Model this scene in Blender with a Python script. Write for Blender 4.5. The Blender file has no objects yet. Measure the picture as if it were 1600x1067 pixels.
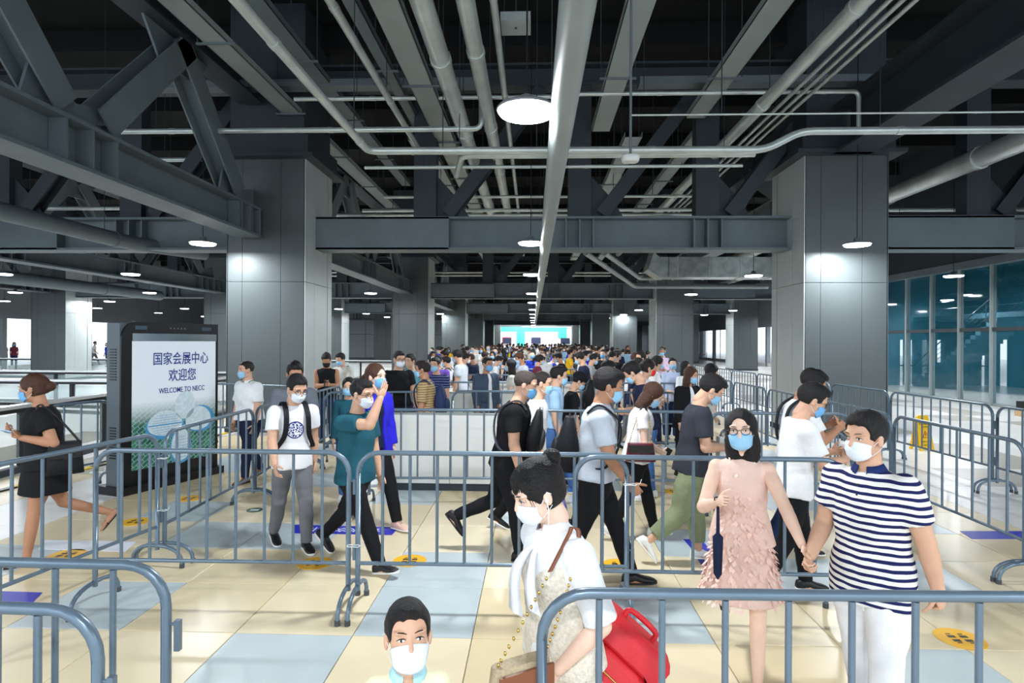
import bpy, math, random
import numpy as np
from mathutils import Vector, Matrix, noise
random.seed(7)
S = bpy.context.scene
COL = S.collection
# ------------------------------------------------------------ camera
F_PX, CX, CY, CAM_H = 933.0, 800.0, 533.5, 1.97
YAW, ROLL = math.radians(2.09), math.radians(0.3)
_w = Vector((-math.sin(YAW), math.cos(YAW), 0)); _r0 = Vector((math.cos(YAW), math.sin(YAW), 0)); _u0 = Vector((0, 0, 1))
_r = _r0 * math.cos(ROLL) + _u0 * math.sin(ROLL); _u = _u0 * math.cos(ROLL) - _r0 * math.sin(ROLL)
EYE = Vector((0, 0, CAM_H))
cam_data = bpy.data.cameras.new('camera'); cam = bpy.data.objects.new('camera', cam_data); COL.objects.link(cam)
cam_data.sensor_width = 36; cam_data.lens = 36 * F_PX / 1600; cam_data.clip_end = 400; cam_data.clip_start = .05
m3 = Matrix((_r, _u, -_w)).transposed()
cam.matrix_world = Matrix.Translation(EYE) @ m3.to_4x4()
S.camera = cam
# ------------------------------------------------------------ world, exposure
world = bpy.data.worlds.new('world'); S.world = world; world.use_nodes = True
bg = world.node_tree.nodes['Background']; bg.inputs[0].default_value = (.80, .91, 1.0, 1); bg.inputs[1].default_value = 2.0
S.view_settings.view_transform = 'Standard'; S.view_settings.look = 'None'; S.view_settings.gamma = 1
S.view_settings.use_curve_mapping = False; S.view_settings.exposure = 0.1
LAMP_W = 150.0
def ray(px, py):
    return (_w + _r * ((px - CX) / F_PX) - _u * ((py - CY) / F_PX))
def atY(px, py, Y):
    d = ray(px, py); return EYE + d * (Y / d.y)
def atZ(px, py, z=0.0):
    d = ray(px, py); return EYE + d * ((z - CAM_H) / d.z)
# ------------------------------------------------------------ materials
MATS = {}
def srgb(c):
    return tuple(((v / 255) / 12.92 if v / 255 <= .04045 else ((v / 255 + .055) / 1.055) ** 2.4) for v in c)
def mat(name, rgb, rough=.6, metal=0, emit=0, alpha=1, trans=0, noise_amt=0, noise_scale=5, bump=0, bump_scale=40, coat=0, spec=.5, ior=1.45):
    if name in MATS: return MATS[name]
    m = bpy.data.materials.new(name); m.use_nodes = True; MATS[name] = m
    nt = m.node_tree; b = nt.nodes['Principled BSDF']; c = srgb(rgb)
    b.inputs['Base Color'].default_value = (*c, 1); b.inputs['Roughness'].default_value = rough; b.inputs['Metallic'].default_value = metal
    b.inputs['Specular IOR Level'].default_value = spec; b.inputs['IOR'].default_value = ior
    if alpha < 1: b.inputs['Alpha'].default_value = alpha
    if trans: b.inputs['Transmission Weight'].default_value = trans
    if coat: b.inputs['Coat Weight'].default_value = coat
    if emit:
        b.inputs['Emission Color'].default_value = (*c, 1); b.inputs['Emission Strength'].default_value = emit
    if noise_amt or bump:
        tc = nt.nodes.new('ShaderNodeTexCoord')
    if noise_amt:
        n = nt.nodes.new('ShaderNodeTexNoise'); n.inputs['Scale'].default_value = noise_scale; n.inputs['Detail'].default_value = 4
        nt.links.new(tc.outputs['Object'], n.inputs['Vector'])
        r = nt.nodes.new('ShaderNodeMapRange'); r.inputs['To Min'].default_value = 1 - noise_amt; r.inputs['To Max'].default_value = 1 + noise_amt
        r.inputs['From Min'].default_value = .3; r.inputs['From Max'].default_value = .7
        nt.links.new(n.outputs['Fac'], r.inputs['Value'])
        mx = nt.nodes.new('ShaderNodeVectorMath'); mx.operation = 'SCALE'; mx.inputs[0].default_value = c
        nt.links.new(r.outputs['Result'], mx.inputs['Scale']); nt.links.new(mx.outputs['Vector'], b.inputs['Base Color'])
    if bump:
        n2 = nt.nodes.new('ShaderNodeTexNoise'); n2.inputs['Scale'].default_value = bump_scale; n2.inputs['Detail'].default_value = 3
        nt.links.new(tc.outputs['Object'], n2.inputs['Vector'])
        bp = nt.nodes.new('ShaderNodeBump'); bp.inputs['Strength'].default_value = bump; bp.inputs['Distance'].default_value = .01
        nt.links.new(n2.outputs['Fac'], bp.inputs['Height']); nt.links.new(bp.outputs['Normal'], b.inputs['Normal'])
    return m
def cloth(name, rgb, rough=.85): return mat('cloth_' + name, rgb, rough, noise_amt=.06, noise_scale=9, bump=.25, bump_scale=60, spec=.25)
def mask_nodes(m):
    nt = m.node_tree; return nt, nt.nodes['Principled BSDF'], nt.nodes.new('ShaderNodeTexCoord')
def ramp_mix(nt, fac, c0, c1, b):
    mx = nt.nodes.new('ShaderNodeMix'); mx.data_type = 'RGBA'
    mx.inputs[6].default_value = (*srgb(c0), 1); mx.inputs[7].default_value = (*srgb(c1), 1)
    nt.links.new(fac, mx.inputs[0]); nt.links.new(mx.outputs[2], b.inputs['Base Color']); return mx
def mth(nt, op, a, bb=None, cc=None):
    n = nt.nodes.new('ShaderNodeMath'); n.operation = op
    for i, v in enumerate((a, bb, cc)):
        if v is None: continue
        if isinstance(v, (int, float)): n.inputs[i].default_value = v
        else: nt.links.new(v, n.inputs[i])
    return n.outputs[0]
def stripe_cloth(name, c0, c1, period, duty=.5, wob=.004):
    if name in MATS: return MATS[name]
    m = bpy.data.materials.new(name); m.use_nodes = True; MATS[name] = m
    nt, b, tc = mask_nodes(m); b.inputs['Roughness'].default_value = .85; b.inputs['Specular IOR Level'].default_value = .25
    sp = nt.nodes.new('ShaderNodeSeparateXYZ'); nt.links.new(tc.outputs['Object'], sp.inputs[0])
    n = nt.nodes.new('ShaderNodeTexNoise'); n.inputs['Scale'].default_value = 6; nt.links.new(tc.outputs['Object'], n.inputs['Vector'])
    z = mth(nt, 'ADD', sp.outputs['Z'], mth(nt, 'MULTIPLY', n.outputs['Fac'], wob * 6))
    fr = mth(nt, 'FRACT', mth(nt, 'DIVIDE', z, period))
    ramp_mix(nt, mth(nt, 'GREATER_THAN', fr, duty), c0, c1, b); return m
def print_cloth(name, base, ink, cy, cz, r, inner=.0, scale=45, back=False, thr=.5):
    """a round printed emblem on the chest, drawn in the shirt's own coordinates"""
    if name in MATS: return MATS[name]
    m = bpy.data.materials.new(name); m.use_nodes = True; MATS[name] = m
    nt, b, tc = mask_nodes(m); b.inputs['Roughness'].default_value = .85; b.inputs['Specular IOR Level'].default_value = .25
    sp = nt.nodes.new('ShaderNodeSeparateXYZ'); nt.links.new(tc.outputs['Object'], sp.inputs[0])
    y = mth(nt, 'SUBTRACT', sp.outputs['Y'], cy); z = mth(nt, 'SUBTRACT', sp.outputs['Z'], cz)
    rr = mth(nt, 'SQRT', mth(nt, 'ADD', mth(nt, 'MULTIPLY', y, y), mth(nt, 'MULTIPLY', z, z)))
    v = nt.nodes.new('ShaderNodeTexVoronoi'); v.inputs['Scale'].default_value = scale; v.feature = 'DISTANCE_TO_EDGE'
    nt.links.new(tc.outputs['Object'], v.inputs['Vector'])
    pat = mth(nt, 'GREATER_THAN', v.outputs[0], .12)
    edge = mth(nt, 'GREATER_THAN', rr, r * .86)
    f = mth(nt, 'MULTIPLY', mth(nt, 'LESS_THAN', rr, r), mth(nt, 'MAXIMUM', pat, edge))
    f = mth(nt, 'MULTIPLY', f, mth(nt, 'LESS_THAN' if back else 'GREATER_THAN', sp.outputs['X'], .02))
    ramp_mix(nt, f, base, ink, b); return m
# ------------------------------------------------------------ objects
def link(name, me, m=None, parent=None, smooth=False):
    o = bpy.data.objects.new(name, me); COL.objects.link(o)
    if m is not None and not me.materials: me.materials.append(m)
    if parent is not None: o.parent = parent
    if smooth: me.polygons.foreach_set('use_smooth', [True] * len(me.polygons))
    return o
def tag(o, label=None, cat=None, group=None, kind=None):
    if label: o['label'] = label
    if cat: o['category'] = cat
    if group: o['group'] = group
    if kind: o['kind'] = kind
    return o
def empty(name, loc, rz=0, label=None, cat=None, group=None, kind=None):
    o = bpy.data.objects.new(name, None); COL.objects.link(o); o.location = loc; o.rotation_euler = (0, 0, rz)
    o.empty_display_size = .1
    return tag(o, label, cat, group, kind)
def copy_tree(o, parent=None):
    c = o.copy(); COL.objects.link(c); c.parent = parent
    for ch in list(o.children): copy_tree(ch, c)
    return c
def perp(d, up=Vector((0, 0, 1))):
    d = d.normalized()
    if abs(d.dot(up)) > .98: up = Vector((1, 0, 0)) if abs(d.x) < .9 else Vector((0, 1, 0))
    s = d.cross(up).normalized(); return s, s.cross(d).normalized()
class MB:
    def __init__(s): s.v = []; s.f = []; s.sm = []
    def add(s, vs, fs, smooth=False):
        n = len(s.v); s.v += [tuple(v) for v in vs]; s.f += [tuple(i + n for i in f) for f in fs]; s.sm += [smooth] * len(fs)
    def box(s, c, size, R=None):
        c = Vector(c); x, y, z = [k / 2 for k in size]
        vs = [Vector((i * x, j * y, k * z)) for i in (-1, 1) for j in (-1, 1) for k in (-1, 1)]
        if R is not None: vs = [R @ v for v in vs]
        s.add([c + v for v in vs], [(0, 1, 3, 2), (4, 6, 7, 5), (0, 4, 5, 1), (2, 3, 7, 6), (0, 2, 6, 4), (1, 5, 7, 3)])
        return s
    def box2(s, lo, hi):
        lo = Vector(lo); hi = Vector(hi); return s.box((lo + hi) / 2, hi - lo)
    def bar(s, p0, p1, w, h, up=Vector((0, 0, 1))):
        p0 = Vector(p0); p1 = Vector(p1); d = (p1 - p0).normalized(); a, b = perp(d, up)
        R = Matrix((d, a, b)).transposed(); return s.box((p0 + p1) / 2, ((p1 - p0).length, w, h), R)
    def ibeam(s, p0, p1, w, h, tf=.03, tw=.025, up=Vector((0, 0, 1)), stiff=0):
        p0 = Vector(p0); p1 = Vector(p1); d = (p1 - p0).normalized(); a, b = perp(d, up)
        for k in (-1, 1): s.bar(p0 + b * k * (h - tf) / 2, p1 + b * k * (h - tf) / 2, w, tf, up)
        s.bar(p0, p1, tw, h - 2 * tf, up)
        return s
    def tube(s, path, r, n=8, caps=True, radii=None):
        path = [Vector(p) for p in path]; N = len(path); vs = []
        side = None
        for i, p in enumerate(path):
            d = (path[min(i + 1, N - 1)] - path[max(i - 1, 0)]).normalized()
            if side is None: side, up = perp(d)
            else:
                side = (side - d * side.dot(d)); side = side.normalized() if side.length > 1e-6 else perp(d)[0]
            up = side.cross(d); rr = radii[i] if radii else r
            for k in range(n):
                a = 2 * math.pi * k / n; vs.append(p + side * (rr * math.cos(a)) + up * (rr * math.sin(a)))
        fs = [(i * n + k, i * n + (k + 1) % n, (i + 1) * n + (k + 1) % n, (i + 1) * n + k) for i in range(N - 1) for k in range(n)]
        s.add(vs, fs, True)
        if caps:
            s.add(vs[:n], [tuple(range(n))]); s.add(vs[-n:], [tuple(range(n))[::-1]])
        return s
    def capsule(s, p0, p1, r0, r1, n=8):
        p0 = Vector(p0); p1 = Vector(p1); d = (p1 - p0).normalized(); pts = []; rad = []
        for a in (-80, -50, -20): pts.append(p0 + d * r0 * math.sin(math.radians(a))); rad.append(r0 * math.cos(math.radians(a)))
        for a in (20, 50, 80): pts.append(p1 + d * r1 * math.sin(math.radians(a))); rad.append(r1 * math.cos(math.radians(a)))
        return s.tube(pts, 0, n, True, rad)
    def ellipsoid(s, c, rad, R=None, nu=14, nv=9):
        vs = []; c = Vector(c)
        for j in range(1, nv):
            th = math.pi * j / nv
            for i in range(nu):
                ph = 2 * math.pi * i / nu
                v = Vector((rad[0] * math.sin(th) * math.cos(ph), rad[1] * math.sin(th) * math.sin(ph), rad[2] * math.cos(th)))
                vs.append(c + (R @ v if R is not None else v))
        t = Vector((0, 0, rad[2])); t = R @ t if R is not None else t
        vs += [c + t, c - t]; T = len(vs) - 2
        fs = [(j * nu + i, (j + 1) * nu + i, (j + 1) * nu + (i + 1) % nu, j * nu + (i + 1) % nu) for j in range(nv - 2) for i in range(nu)]
        fs += [(T, i, (i + 1) % nu) for i in range(nu)] + [(T + 1, (nv - 2) * nu + (i + 1) % nu, (nv - 2) * nu + i) for i in range(nu)]
        s.add(vs, fs, True); return s
    def loft(s, rings, smooth=True, caps=True):
        n = len(rings[0]); vs = [p for r in rings for p in r]
        fs = [(i * n + k, i * n + (k + 1) % n, (i + 1) * n + (k + 1) % n, (i + 1) * n + k) for i in range(len(rings) - 1) for k in range(n)]
        s.add(vs, fs, smooth)
        if caps: s.add(rings[0], [tuple(range(n))[::-1]], False); s.add(rings[-1], [tuple(range(n))], False)
        return s
    def cyl(s, c, r, h, n=20, r2=None):
        c = Vector(c); r2 = r if r2 is None else r2
        a = [c + Vector((r * math.cos(2 * math.pi * k / n), r * math.sin(2 * math.pi * k / n), 0)) for k in range(n)]
        b = [c + Vector((r2 * math.cos(2 * math.pi * k / n), r2 * math.sin(2 * math.pi * k / n), h)) for k in range(n)]
        s.loft([a, b]); return s
    def prism(s, pts, depth_vec):
        pts = [Vector(p) for p in pts]; n = len(pts); q = [p + Vector(depth_vec) for p in pts]
        s.add(pts + q, [tuple(range(n))[::-1], tuple(range(n, 2 * n))] + [(i, (i + 1) % n, (i + 1) % n + n, i + n) for i in range(n)])
        return s
    def mesh(s, name):
        me = bpy.data.meshes.new(name); me.from_pydata(s.v, [], s.f); me.polygons.foreach_set('use_smooth', s.sm); me.update(); return me
    def build(s, name, m=None, parent=None):
        return link(name, s.mesh(name), m, parent)
def text_mesh(body, size, extrude=.001, align='CENTER'):
    cu = bpy.data.curves.new('lettering', 'FONT'); cu.body = body; cu.size = size; cu.extrude = extrude; cu.align_x = align; cu.align_y = 'CENTER'
    cu.resolution_u = 3; cu.offset = size * .006
    o = bpy.data.objects.new('lettering', cu); COL.objects.link(o)
    dg = bpy.context.evaluated_depsgraph_get(); dg.update(); me = bpy.data.meshes.new_from_object(o.evaluated_get(dg))
    bpy.data.objects.remove(o); return me
# ------------------------------------------------------------ palette
METAL = mat('barrier_paint', (104, 122, 138), .3, .3, noise_amt=.08, noise_scale=6)
RUBBER = mat('rubber', (70, 74, 78), .7)
STEEL = mat('steel_grey_paint', (100, 112, 118), .55, .1, noise_amt=.1, noise_scale=2)
STEELD = mat('steel_dark_paint_shaded', (46, 55, 62), .6, noise_amt=.1, noise_scale=2)  # dark paint, deepened further to put the unlit upper steel's shade into the colour
GALV = mat('galvanised', (190, 198, 196), .3, .5, noise_amt=.12, noise_scale=3)
PIPEP = mat('pipe_paint', (146, 156, 156), .45, .1, noise_amt=.06, noise_scale=2)
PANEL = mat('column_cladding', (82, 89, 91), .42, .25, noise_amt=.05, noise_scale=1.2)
PANEL_LIT = mat('column_cladding_lit', (196, 204, 204), .38, .3, noise_amt=.05, noise_scale=1.2)  # brighter copy of the cladding, light on the aisle-side faces put into the colour
DARK = mat('ceiling_dark', (10, 12, 14), .95)
BLACK = mat('black_plastic', (16, 18, 22), .35)
WHITE = mat('white_board', (222, 224, 222), .5)
CHROME = mat('chrome', (190, 195, 200), .15, 1)
# ============================================================ STRUCTURE
ROWS_X = [-23.1, -14.7, -5.75, 6.45, 14.9]
ROWS_Y = [12.6, 27.6, 42.6, 57.6, 72.6, 87.6]
CW = 1.68   # column width, front face at ROWS_Y
# ---- floor
floor = empty('floor', (0, 0, 0), kind='structure')
MB().box2((-60, -12, -.4), (60, 120, -.012)).build('floor_slab', mat('joint_grout', (120, 112, 96), .8), floor)
TILE_B = mat('tile_beige', (216, 200, 164), .3, noise_amt=.04, noise_scale=2.5)
TILE_B2 = mat('tile_cream', (224, 210, 178), .3, noise_amt=.04, noise_scale=2.5)
TILE_W = mat('tile_pale_blue_grey', (184, 196, 200), .3, noise_amt=.04, noise_scale=2.5)
TILE_G = mat('tile_warm_grey', (176, 172, 164), .3, noise_amt=.05, noise_scale=2.5)
TILE_L = mat('tile_white', (222, 222, 220), .3, noise_amt=.04, noise_scale=2.5)
T = .8
tile_mesh = {}
def tile_me(w, l, m):
    k = (round(w, 3), round(l, 3), m.name)
    if k not in tile_mesh:
        b = MB(); g = .003; c = .0025
        lo = [(-w / 2 + g, -l / 2 + g), (w / 2 - g, -l / 2 + g), (w / 2 - g, l / 2 - g), (-w / 2 + g, l / 2 - g)]
        r0 = [Vector((x, y, -.012)) for x, y in lo]; r1 = [Vector((x, y, -c)) for x, y in lo]
        r2 = [Vector((x * (1 - 2 * c / w), y * (1 - 2 * c / l), 0)) for x, y in lo]
        b.loft([r0, r1, r2], smooth=False); me = b.mesh('tile'); me.materials.append(m); tile_mesh[k] = me
    return tile_mesh[k]
rt = random.Random(3)
def tile_kind(i, j):
    # pale tiles run in loose diagonals through a cream field
    if (i + 2 * j) % 5 == 0 or (i * 3 - j) % 11 == 0: return TILE_W
    return TILE_B if rt.random() < .6 else TILE_B2
X0, NXT = -5.2, 13
nt_count = 0
far = {}
for j in range(0, 60):
    y = 1.15 + j * T
    for i in range(NXT):
        x = X0 + (i + .5) * T
        k = tile_kind(i, j)
        if abs(x) < .88 * y + 1.2 and y < 16.5 and nt_count < 225:
            link('tile', tile_me(T, T, k), None, floor).location = (x, y, 0); nt_count += 1
        else:
            b = far.setdefault(k.name, MB()); g = .003
            b.box2((x - T / 2 + g, y - T / 2 + g, -.012), (x + T / 2 - g, y + T / 2 - g, 0))
for k, b in far.items():
    tag(b.build('distant_tiles', MATS[k], floor), kind='stuff')
# side bands: big slabs of grey and white stone running along the hall
for sgn, xa, xb, wid in ((1, 5.2, 14.0, 1.1), (-1, -5.2, -9.6, 1.1)):
    n = int(abs(xb - xa) / wid); near = 0
    rest = {}
    for i in range(n):
        x = xa + sgn * (i + .5) * wid
        for j in range(0, 50):
            y = 1.3 + j * 1.2 + .6
            k = (TILE_L, TILE_L, TILE_G, TILE_L)[(i + (j % 3 == 0)) % 4] if sgn > 0 else (TILE_G, TILE_L, TILE_B)[(i + j // 3) % 3]
            if y < 11 and near < 36 and abs(x) < .9 * y + .6:
                link('slab_tile', tile_me(wid, 1.2, k), None, floor).location = (x, y, 0); near += 1
            else:
                b = rest.setdefault(k.name, MB()); b.box2((x - wid / 2 + .003, y - .597, -.012), (x + wid / 2 - .003, y + .597, 0))
    for k, b in rest.items(): tag(b.build('distant_slab_tiles', MATS[k], floor), kind='stuff')
fb = MB(); fb.box2((14.05, -10, -.012), (60, 118, -.002)); fb.box2((-60, -10, -.012), (-9.65, 118, -.002)); fb.box2((-9.65, 61.8, -.012), (14.05, 118, -.002))
fb.box2((-9.65, -10, -.012), (14.05, .72, -.002))
fb.build('outer_paving', mat('outer_paving', (206, 206, 202), .3, noise_amt=.05, noise_scale=.6), floor)
# ---- ceiling deck with ribs
ceil = empty('ceiling', (0, 0, 0), kind='structure')
MB().box2((-45, -10, 9.2), (45, 115, 9.5)).build('deck', DARK, ceil)
b = MB()
for k in range(34):
    y = -8 + k * 3.6; b.box2((-45, y, 8.7), (45, y + .25, 9.2))
tag(b.build('deck_ribs', DARK, ceil), kind='stuff')
# ---- columns
ORD = ['first', 'second', 'third', 'fourth', 'fifth', 'sixth', 'seventh', 'eighth', 'ninth', 'tenth', 'eleventh', 'twelfth']
def column(cx, fy, label, group=None, near=False, top=5.85):
    root = empty('clad_column', (cx, fy, 0), 0, label, 'column', group)
    w = CW; dp = CW
    MB().box2((-w / 2 + .03, .03, 0), (w / 2 - .03, dp - .03, 9.2 if near else 9.0)).build('core', STEELD, root)
    lev = [(0.0, 3.22), (3.23, top)]
    cols = [(-.84, -.52), (-.512, .32), (.328, .84)]
    strips = [(0, .55), (.558, 1.36), (1.40, 1.68)]
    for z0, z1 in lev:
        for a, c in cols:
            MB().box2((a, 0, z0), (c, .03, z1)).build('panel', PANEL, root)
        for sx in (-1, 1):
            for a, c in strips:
                p = MB().box2((-.015, a, z0), (.015, c, z1)).build('panel', PANEL_LIT if sx * cx < 0 else PANEL, root); p.location = (sx * (w / 2 - .0) + sx * .001, 0, 0)
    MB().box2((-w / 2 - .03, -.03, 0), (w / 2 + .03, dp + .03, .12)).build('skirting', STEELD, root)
    b = MB(); b.box2((-w / 2 - .25, -.25, top), (w / 2 + .25, dp + .25, top + .08)); b.box2((-w / 2 - .1, -.1, top + .08), (w / 2 + .1, dp + .1, top + .5))
    b.build('capital', STEELD, root)
    return root
lab = {(-5.75, 12.6): 'nearest grey clad column on the left, behind the welcome sign', (6.45, 12.6): 'nearest grey clad column on the right, behind two men in white',
       (-5.75, 27.6): 'second grey clad column on the left side of the central aisle', (6.45, 27.6): 'second grey clad column on the right side of the central aisle',
       (-5.75, 42.6): 'third grey clad column on the left side of the central aisle', (6.45, 42.6): 'third grey clad column on the right side of the central aisle',
       (-23.1, 27.6): 'wide grey column far left, standing beyond the balcony railings', (14.9, 42.6): 'grey column at right between bright openings, behind the right barriers'}
for x in ROWS_X:
    for y in ROWS_Y:
        if abs(x) > .93 * y + 1: continue
        if (x, y) in lab: column(x, y, lab[(x, y)], near=y < 20)
        elif abs(x) < 7: column(x, y, '%s grey clad column from the viewer in the %s row of the aisle' % (ORD[ROWS_Y.index(y)], 'left' if x < 0 else 'right'), 'far columns %s' % ('left' if x < 0 else 'right'))
        else: column(x, y, '%s grey column from the viewer in the %s %s row' % (ORD[ROWS_Y.index(y)], 'outermost' if abs(x) > 20 else 'second', 'left' if x < 0 else 'right'), 'outer columns %s' % ('left' if x < 0 else 'right'))
# ---- transverse trusses in the column planes
def truss_member(root, p0, p1, w=.3, h=.34, name='diagonal', m=STEELD, up=Vector((0, 1, 0))):
    MB().ibeam(p0, p1, w, h, .025, .02, up).build(name, m, root)
def cross_truss(y, x0, x1, label, group, ups):
    root = empty('cross_truss', ((x0 + x1) / 2, y, 4.0), 0, label, 'truss', group); cx = (x0 + x1) / 2
    hl = (x1 - x0) / 2
    MB().ibeam((-hl, 0, .37), (hl, 0, .37), .5, .74, .05, .03).build('bottom_chord', STEEL, root)
    MB().bar((-hl, -.03, .37), (-hl + 3.0, -.03, .37), .44, .72).build('splice_plate', STEEL, root)
    n = 0
    for ux in ups:
        for dx in (-.3, .0, .3):
            for sy in (-1, 1):
                MB().box((ux - cx + dx, sy * .13, .37), (.03, .22, .62)).build('stiffener', STEEL, root)
    MB().ibeam((-hl, 0, 3.9), (hl, 0, 3.9), .45, .5, .05, .03).build('top_chord', STEELD, root)
    for ux in ups:
        x = ux - cx
        MB().bar((x, 0, .74), (x, 0, 3.65), .35, .5, Vector((1, 0, 0))).build('vertical', STEELD, root)
        for sx in (1,):
            truss_member(root, (x + sx * .5, 0, .8), (x + sx * 2.6, 0, 3.6))
            MB().prism([(x, -.02, .74), (x + sx * 1.0, -.02, .74), (x + sx * .75, -.02, 1.15), (x + .25 * sx, -.02, 1.7), (x, -.02, 1.7)], (0, .04, 0)).build('gusset', STEELD, root)
    return root
ordn = ['nearest', 'second', 'third', 'fourth', 'fifth', 'sixth']
for k, y in enumerate(ROWS_Y):
    yy = y + .85
    cross_truss(yy, -4.9, 5.6, '%s steel truss crossing above the central aisle' % ordn[k], None, [-2.45, 1.0, 3.8] if k == 0 else [-2.2, .9, 3.9])
    cross_truss(yy, -13.86, -6.6, '%s steel truss crossing the left bay of the ceiling' % ordn[k], None, [-12.3, -9.2])
    cross_truss(yy, 7.3, 14.06, '%s steel truss crossing the right bay of the ceiling' % ordn[k], None, [9.6, 12.2])
    if k > 0:
        cross_truss(yy, -22.3, -15.5, '%s steel truss crossing the outermost left bay' % ordn[k], None, [-20, -17.5])
# ---- longitudinal trusses
def long_truss(x, y0, y1, label, z=4.15, nodes=None, group=None, top=7.0, uph=.62):
    root = empty('long_truss', (x, y0, z), 0, label, 'truss', group); L = y1 - y0
    MB().ibeam((0, 0, uph / 2), (0, L, uph / 2), .52, uph, .05, .03).build('bottom_chord', STEEL, root)
    nodes = nodes or [L * .12, L * .5, L * .92]
    for ny in nodes + [L - .5]:
        for dy in (-.45, 0, .45):
            if 0 < ny + dy < L:
                for sx in (-1, 1): MB().box((sx * .14, ny + dy, uph / 2), (.23, .03, uph - .1)).build('stiffener', STEEL, root)
    tz = top - z
    MB().ibeam((0, 0, tz + .3), (0, L, tz + .3), .5, .6, .05, .03).build('top_chord', STEELD, root)
    for i, ny in enumerate(nodes):
        for j in (-1, 1):
            ty = ny + j * 2.35
            if ty < -.3 or ty > L + .3: continue
            MB().ibeam((0, ny + j * .35, uph + .15), (0, ty, tz), .42, .36, .03, .025, Vector((1, 0, 0))).build('diagonal', STEEL, root)
        MB().prism([(-.02, ny - .9, uph), (-.02, ny + .9, uph), (-.02, ny + .75, uph + .5), (-.02, ny, uph + .3), (-.02, ny - .75, uph + .5)], (.04, 0, 0)).build('gusset', STEEL, root)
    for i in range(len(nodes) - 1):
        my = (nodes[i] + nodes[i + 1]) / 2
        MB().prism([(-.02, my - .9, tz), (-.02, my + .9, tz), (-.02, my + .5, tz - .5), (-.02, my - .5, tz - .5)], (.04, 0, 0)).build('gusset', STEEL, root)
    return root
long_truss(-6.05, 2.0, 12.5, 'big blue-grey steel truss overhead at upper left, ending at the near left column', nodes=[1.2, 5.65, 10.1])
for k in range(1, 5):
    long_truss(-5.95, ROWS_Y[k - 1] + 1.7, ROWS_Y[k] - .02, '%s steel truss along the left columns of the aisle' % ordn[k])
long_truss(-14.7, 8.0, 27.5, 'long steel truss over the left void behind the welcome sign', nodes=[3, 8, 13, 18])
long_truss(-23.1, 15, 27.5, 'outermost steel truss at far left')
r = empty('roof_beam', (6.5, 1.0, 5.85), 0, 'heavy dark beam overhead at upper right', 'beam'); MB().ibeam((0, 0, .5), (0, 11.5, .5), .75, 1.0, .06, .05).build('beam_section', STEELD, r)
for k in range(1, 4):
    long_truss(6.6, ROWS_Y[k - 1] + 1.7, ROWS_Y[k] - .02, '%s steel truss along the right columns of the aisle' % ordn[k], z=5.2)
# ---- pipes, trays, ducts
def pipe(name, path, r, label, m=GALV, cat='pipe', couple=3.0, n=12, group=None):
    path = [Vector(p) for p in path]; pts = [path[0]]
    for i in range(1, len(path) - 1):            # rounded elbows
        a, b_, c = path[i - 1], path[i], path[i + 1]; rr = min(3 * r, (a - b_).length / 2.2, (c - b_).length / 2.2)
        d0 = (a - b_).normalized() * rr; d1 = (c - b_).normalized() * rr
        for t in (0, .25, .5, .75, 1): pts.append((b_ + d0) * (1 - t) ** 2 + b_ * 2 * t * (1 - t) + (b_ + d1) * t * t)
    pts.append(path[-1]); o0 = path[0]
    root = empty(name, o0, 0, label, cat, group)
    MB().tube([p - o0 for p in pts], r, n).build('run', m, root)
    for i in range(len(path) - 1):
        a, b_ = path[i], path[i + 1]; L = (b_ - a).length
        if L < .8: continue
        d = (b_ - a).normalized(); k = couple / 2
        while k < L - .2:
            q = a + d * k - o0; MB().tube([q - d * .05, q + d * .05], r * 1.12, n).build('coupling', m, root); k += couple
        k = min(1.2, L / 2)
        while k < L - .2 and abs(d.z) < .5:
            q = a + d * k - o0; MB().tube([q, Vector((q.x, q.y, 9.25 - o0.z))], .008, 4).build('hanger_rod', STEELD, root); k += 6.0
    return root
def LX(ratio, z): return ratio * (z - CAM_H)
def lpipe(px, py, z, r, y0, y1, label, name='pipe', m=GALV, cat='pipe', sag=0):
    q = ray(px, py); x = q.x / q.z * (z - CAM_H) if True else 0
    return pipe(name, [(x, y0, z), (x, y1, z)], r, label, m, cat)
q = ray(902, 0); 
# central big pipe
pipe('main_pipe', [(.235, 1.0, 3.84), (.16, 62, 3.84)], .105, 'thick pale painted pipe running overhead down the middle of the hall', PIPEP, 'pipe', 200, 20)
def ratio(px, py): d = ray(px, py); return d.x / d.z
def ypix(py, z, px=834): return (z - CAM_H) / ray(px, py).z * ray(px, py).y
def xz_from(px, py, z):            # world X of a longitudinal line through the pixel at height z
    d = ray(px, py); return d.x / d.z * (z - CAM_H), d.y / d.z * (z - CAM_H)
# sprinkler pipe A: along, then across, up and across again
xA, yA = xz_from(575, 236, 5.0)
xB = atY(1195, 236, yA).x; pB = atY(1252, 205, yA)
pipe('sprinkler_pipe', [(xA, 1.5, 5.0), (xA, yA, 5.0), (xB, yA, 4.98), (pB.x, yA, pB.z), (14, yA, pB.z)], .06, 'silver pipe that comes down the ceiling at left and turns across the aisle')
p0 = atY(722, 243, yA + .15); pipe('sprinkler_pipe', [(p0.x - .25, yA + 1.4, p0.z + .02), (p0.x, yA + .15, p0.z), (xB - .1, yA + .15, p0.z)], .055, 'second silver cross pipe just below the first, over the aisle')
def cross(px0, py0, px1, py1, Y, r, label, m=GALV, extra0=None, extra1=None):
    a = atY(px0, py0, Y); b_ = atY(px1, py1, Y); path = [a, Vector((b_.x, Y, a.z))]
    if extra0: path.insert(0, a + Vector(extra0))
    if extra1: path.append(path[-1] + Vector(extra1))
    return pipe('cross_pipe', path, r, label, m)
cross(146, 206, 752, 197, 10.9, .05, 'silver pipe crossing at left that elbows up beside the lamp', extra1=(0, 0, .5))
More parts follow.
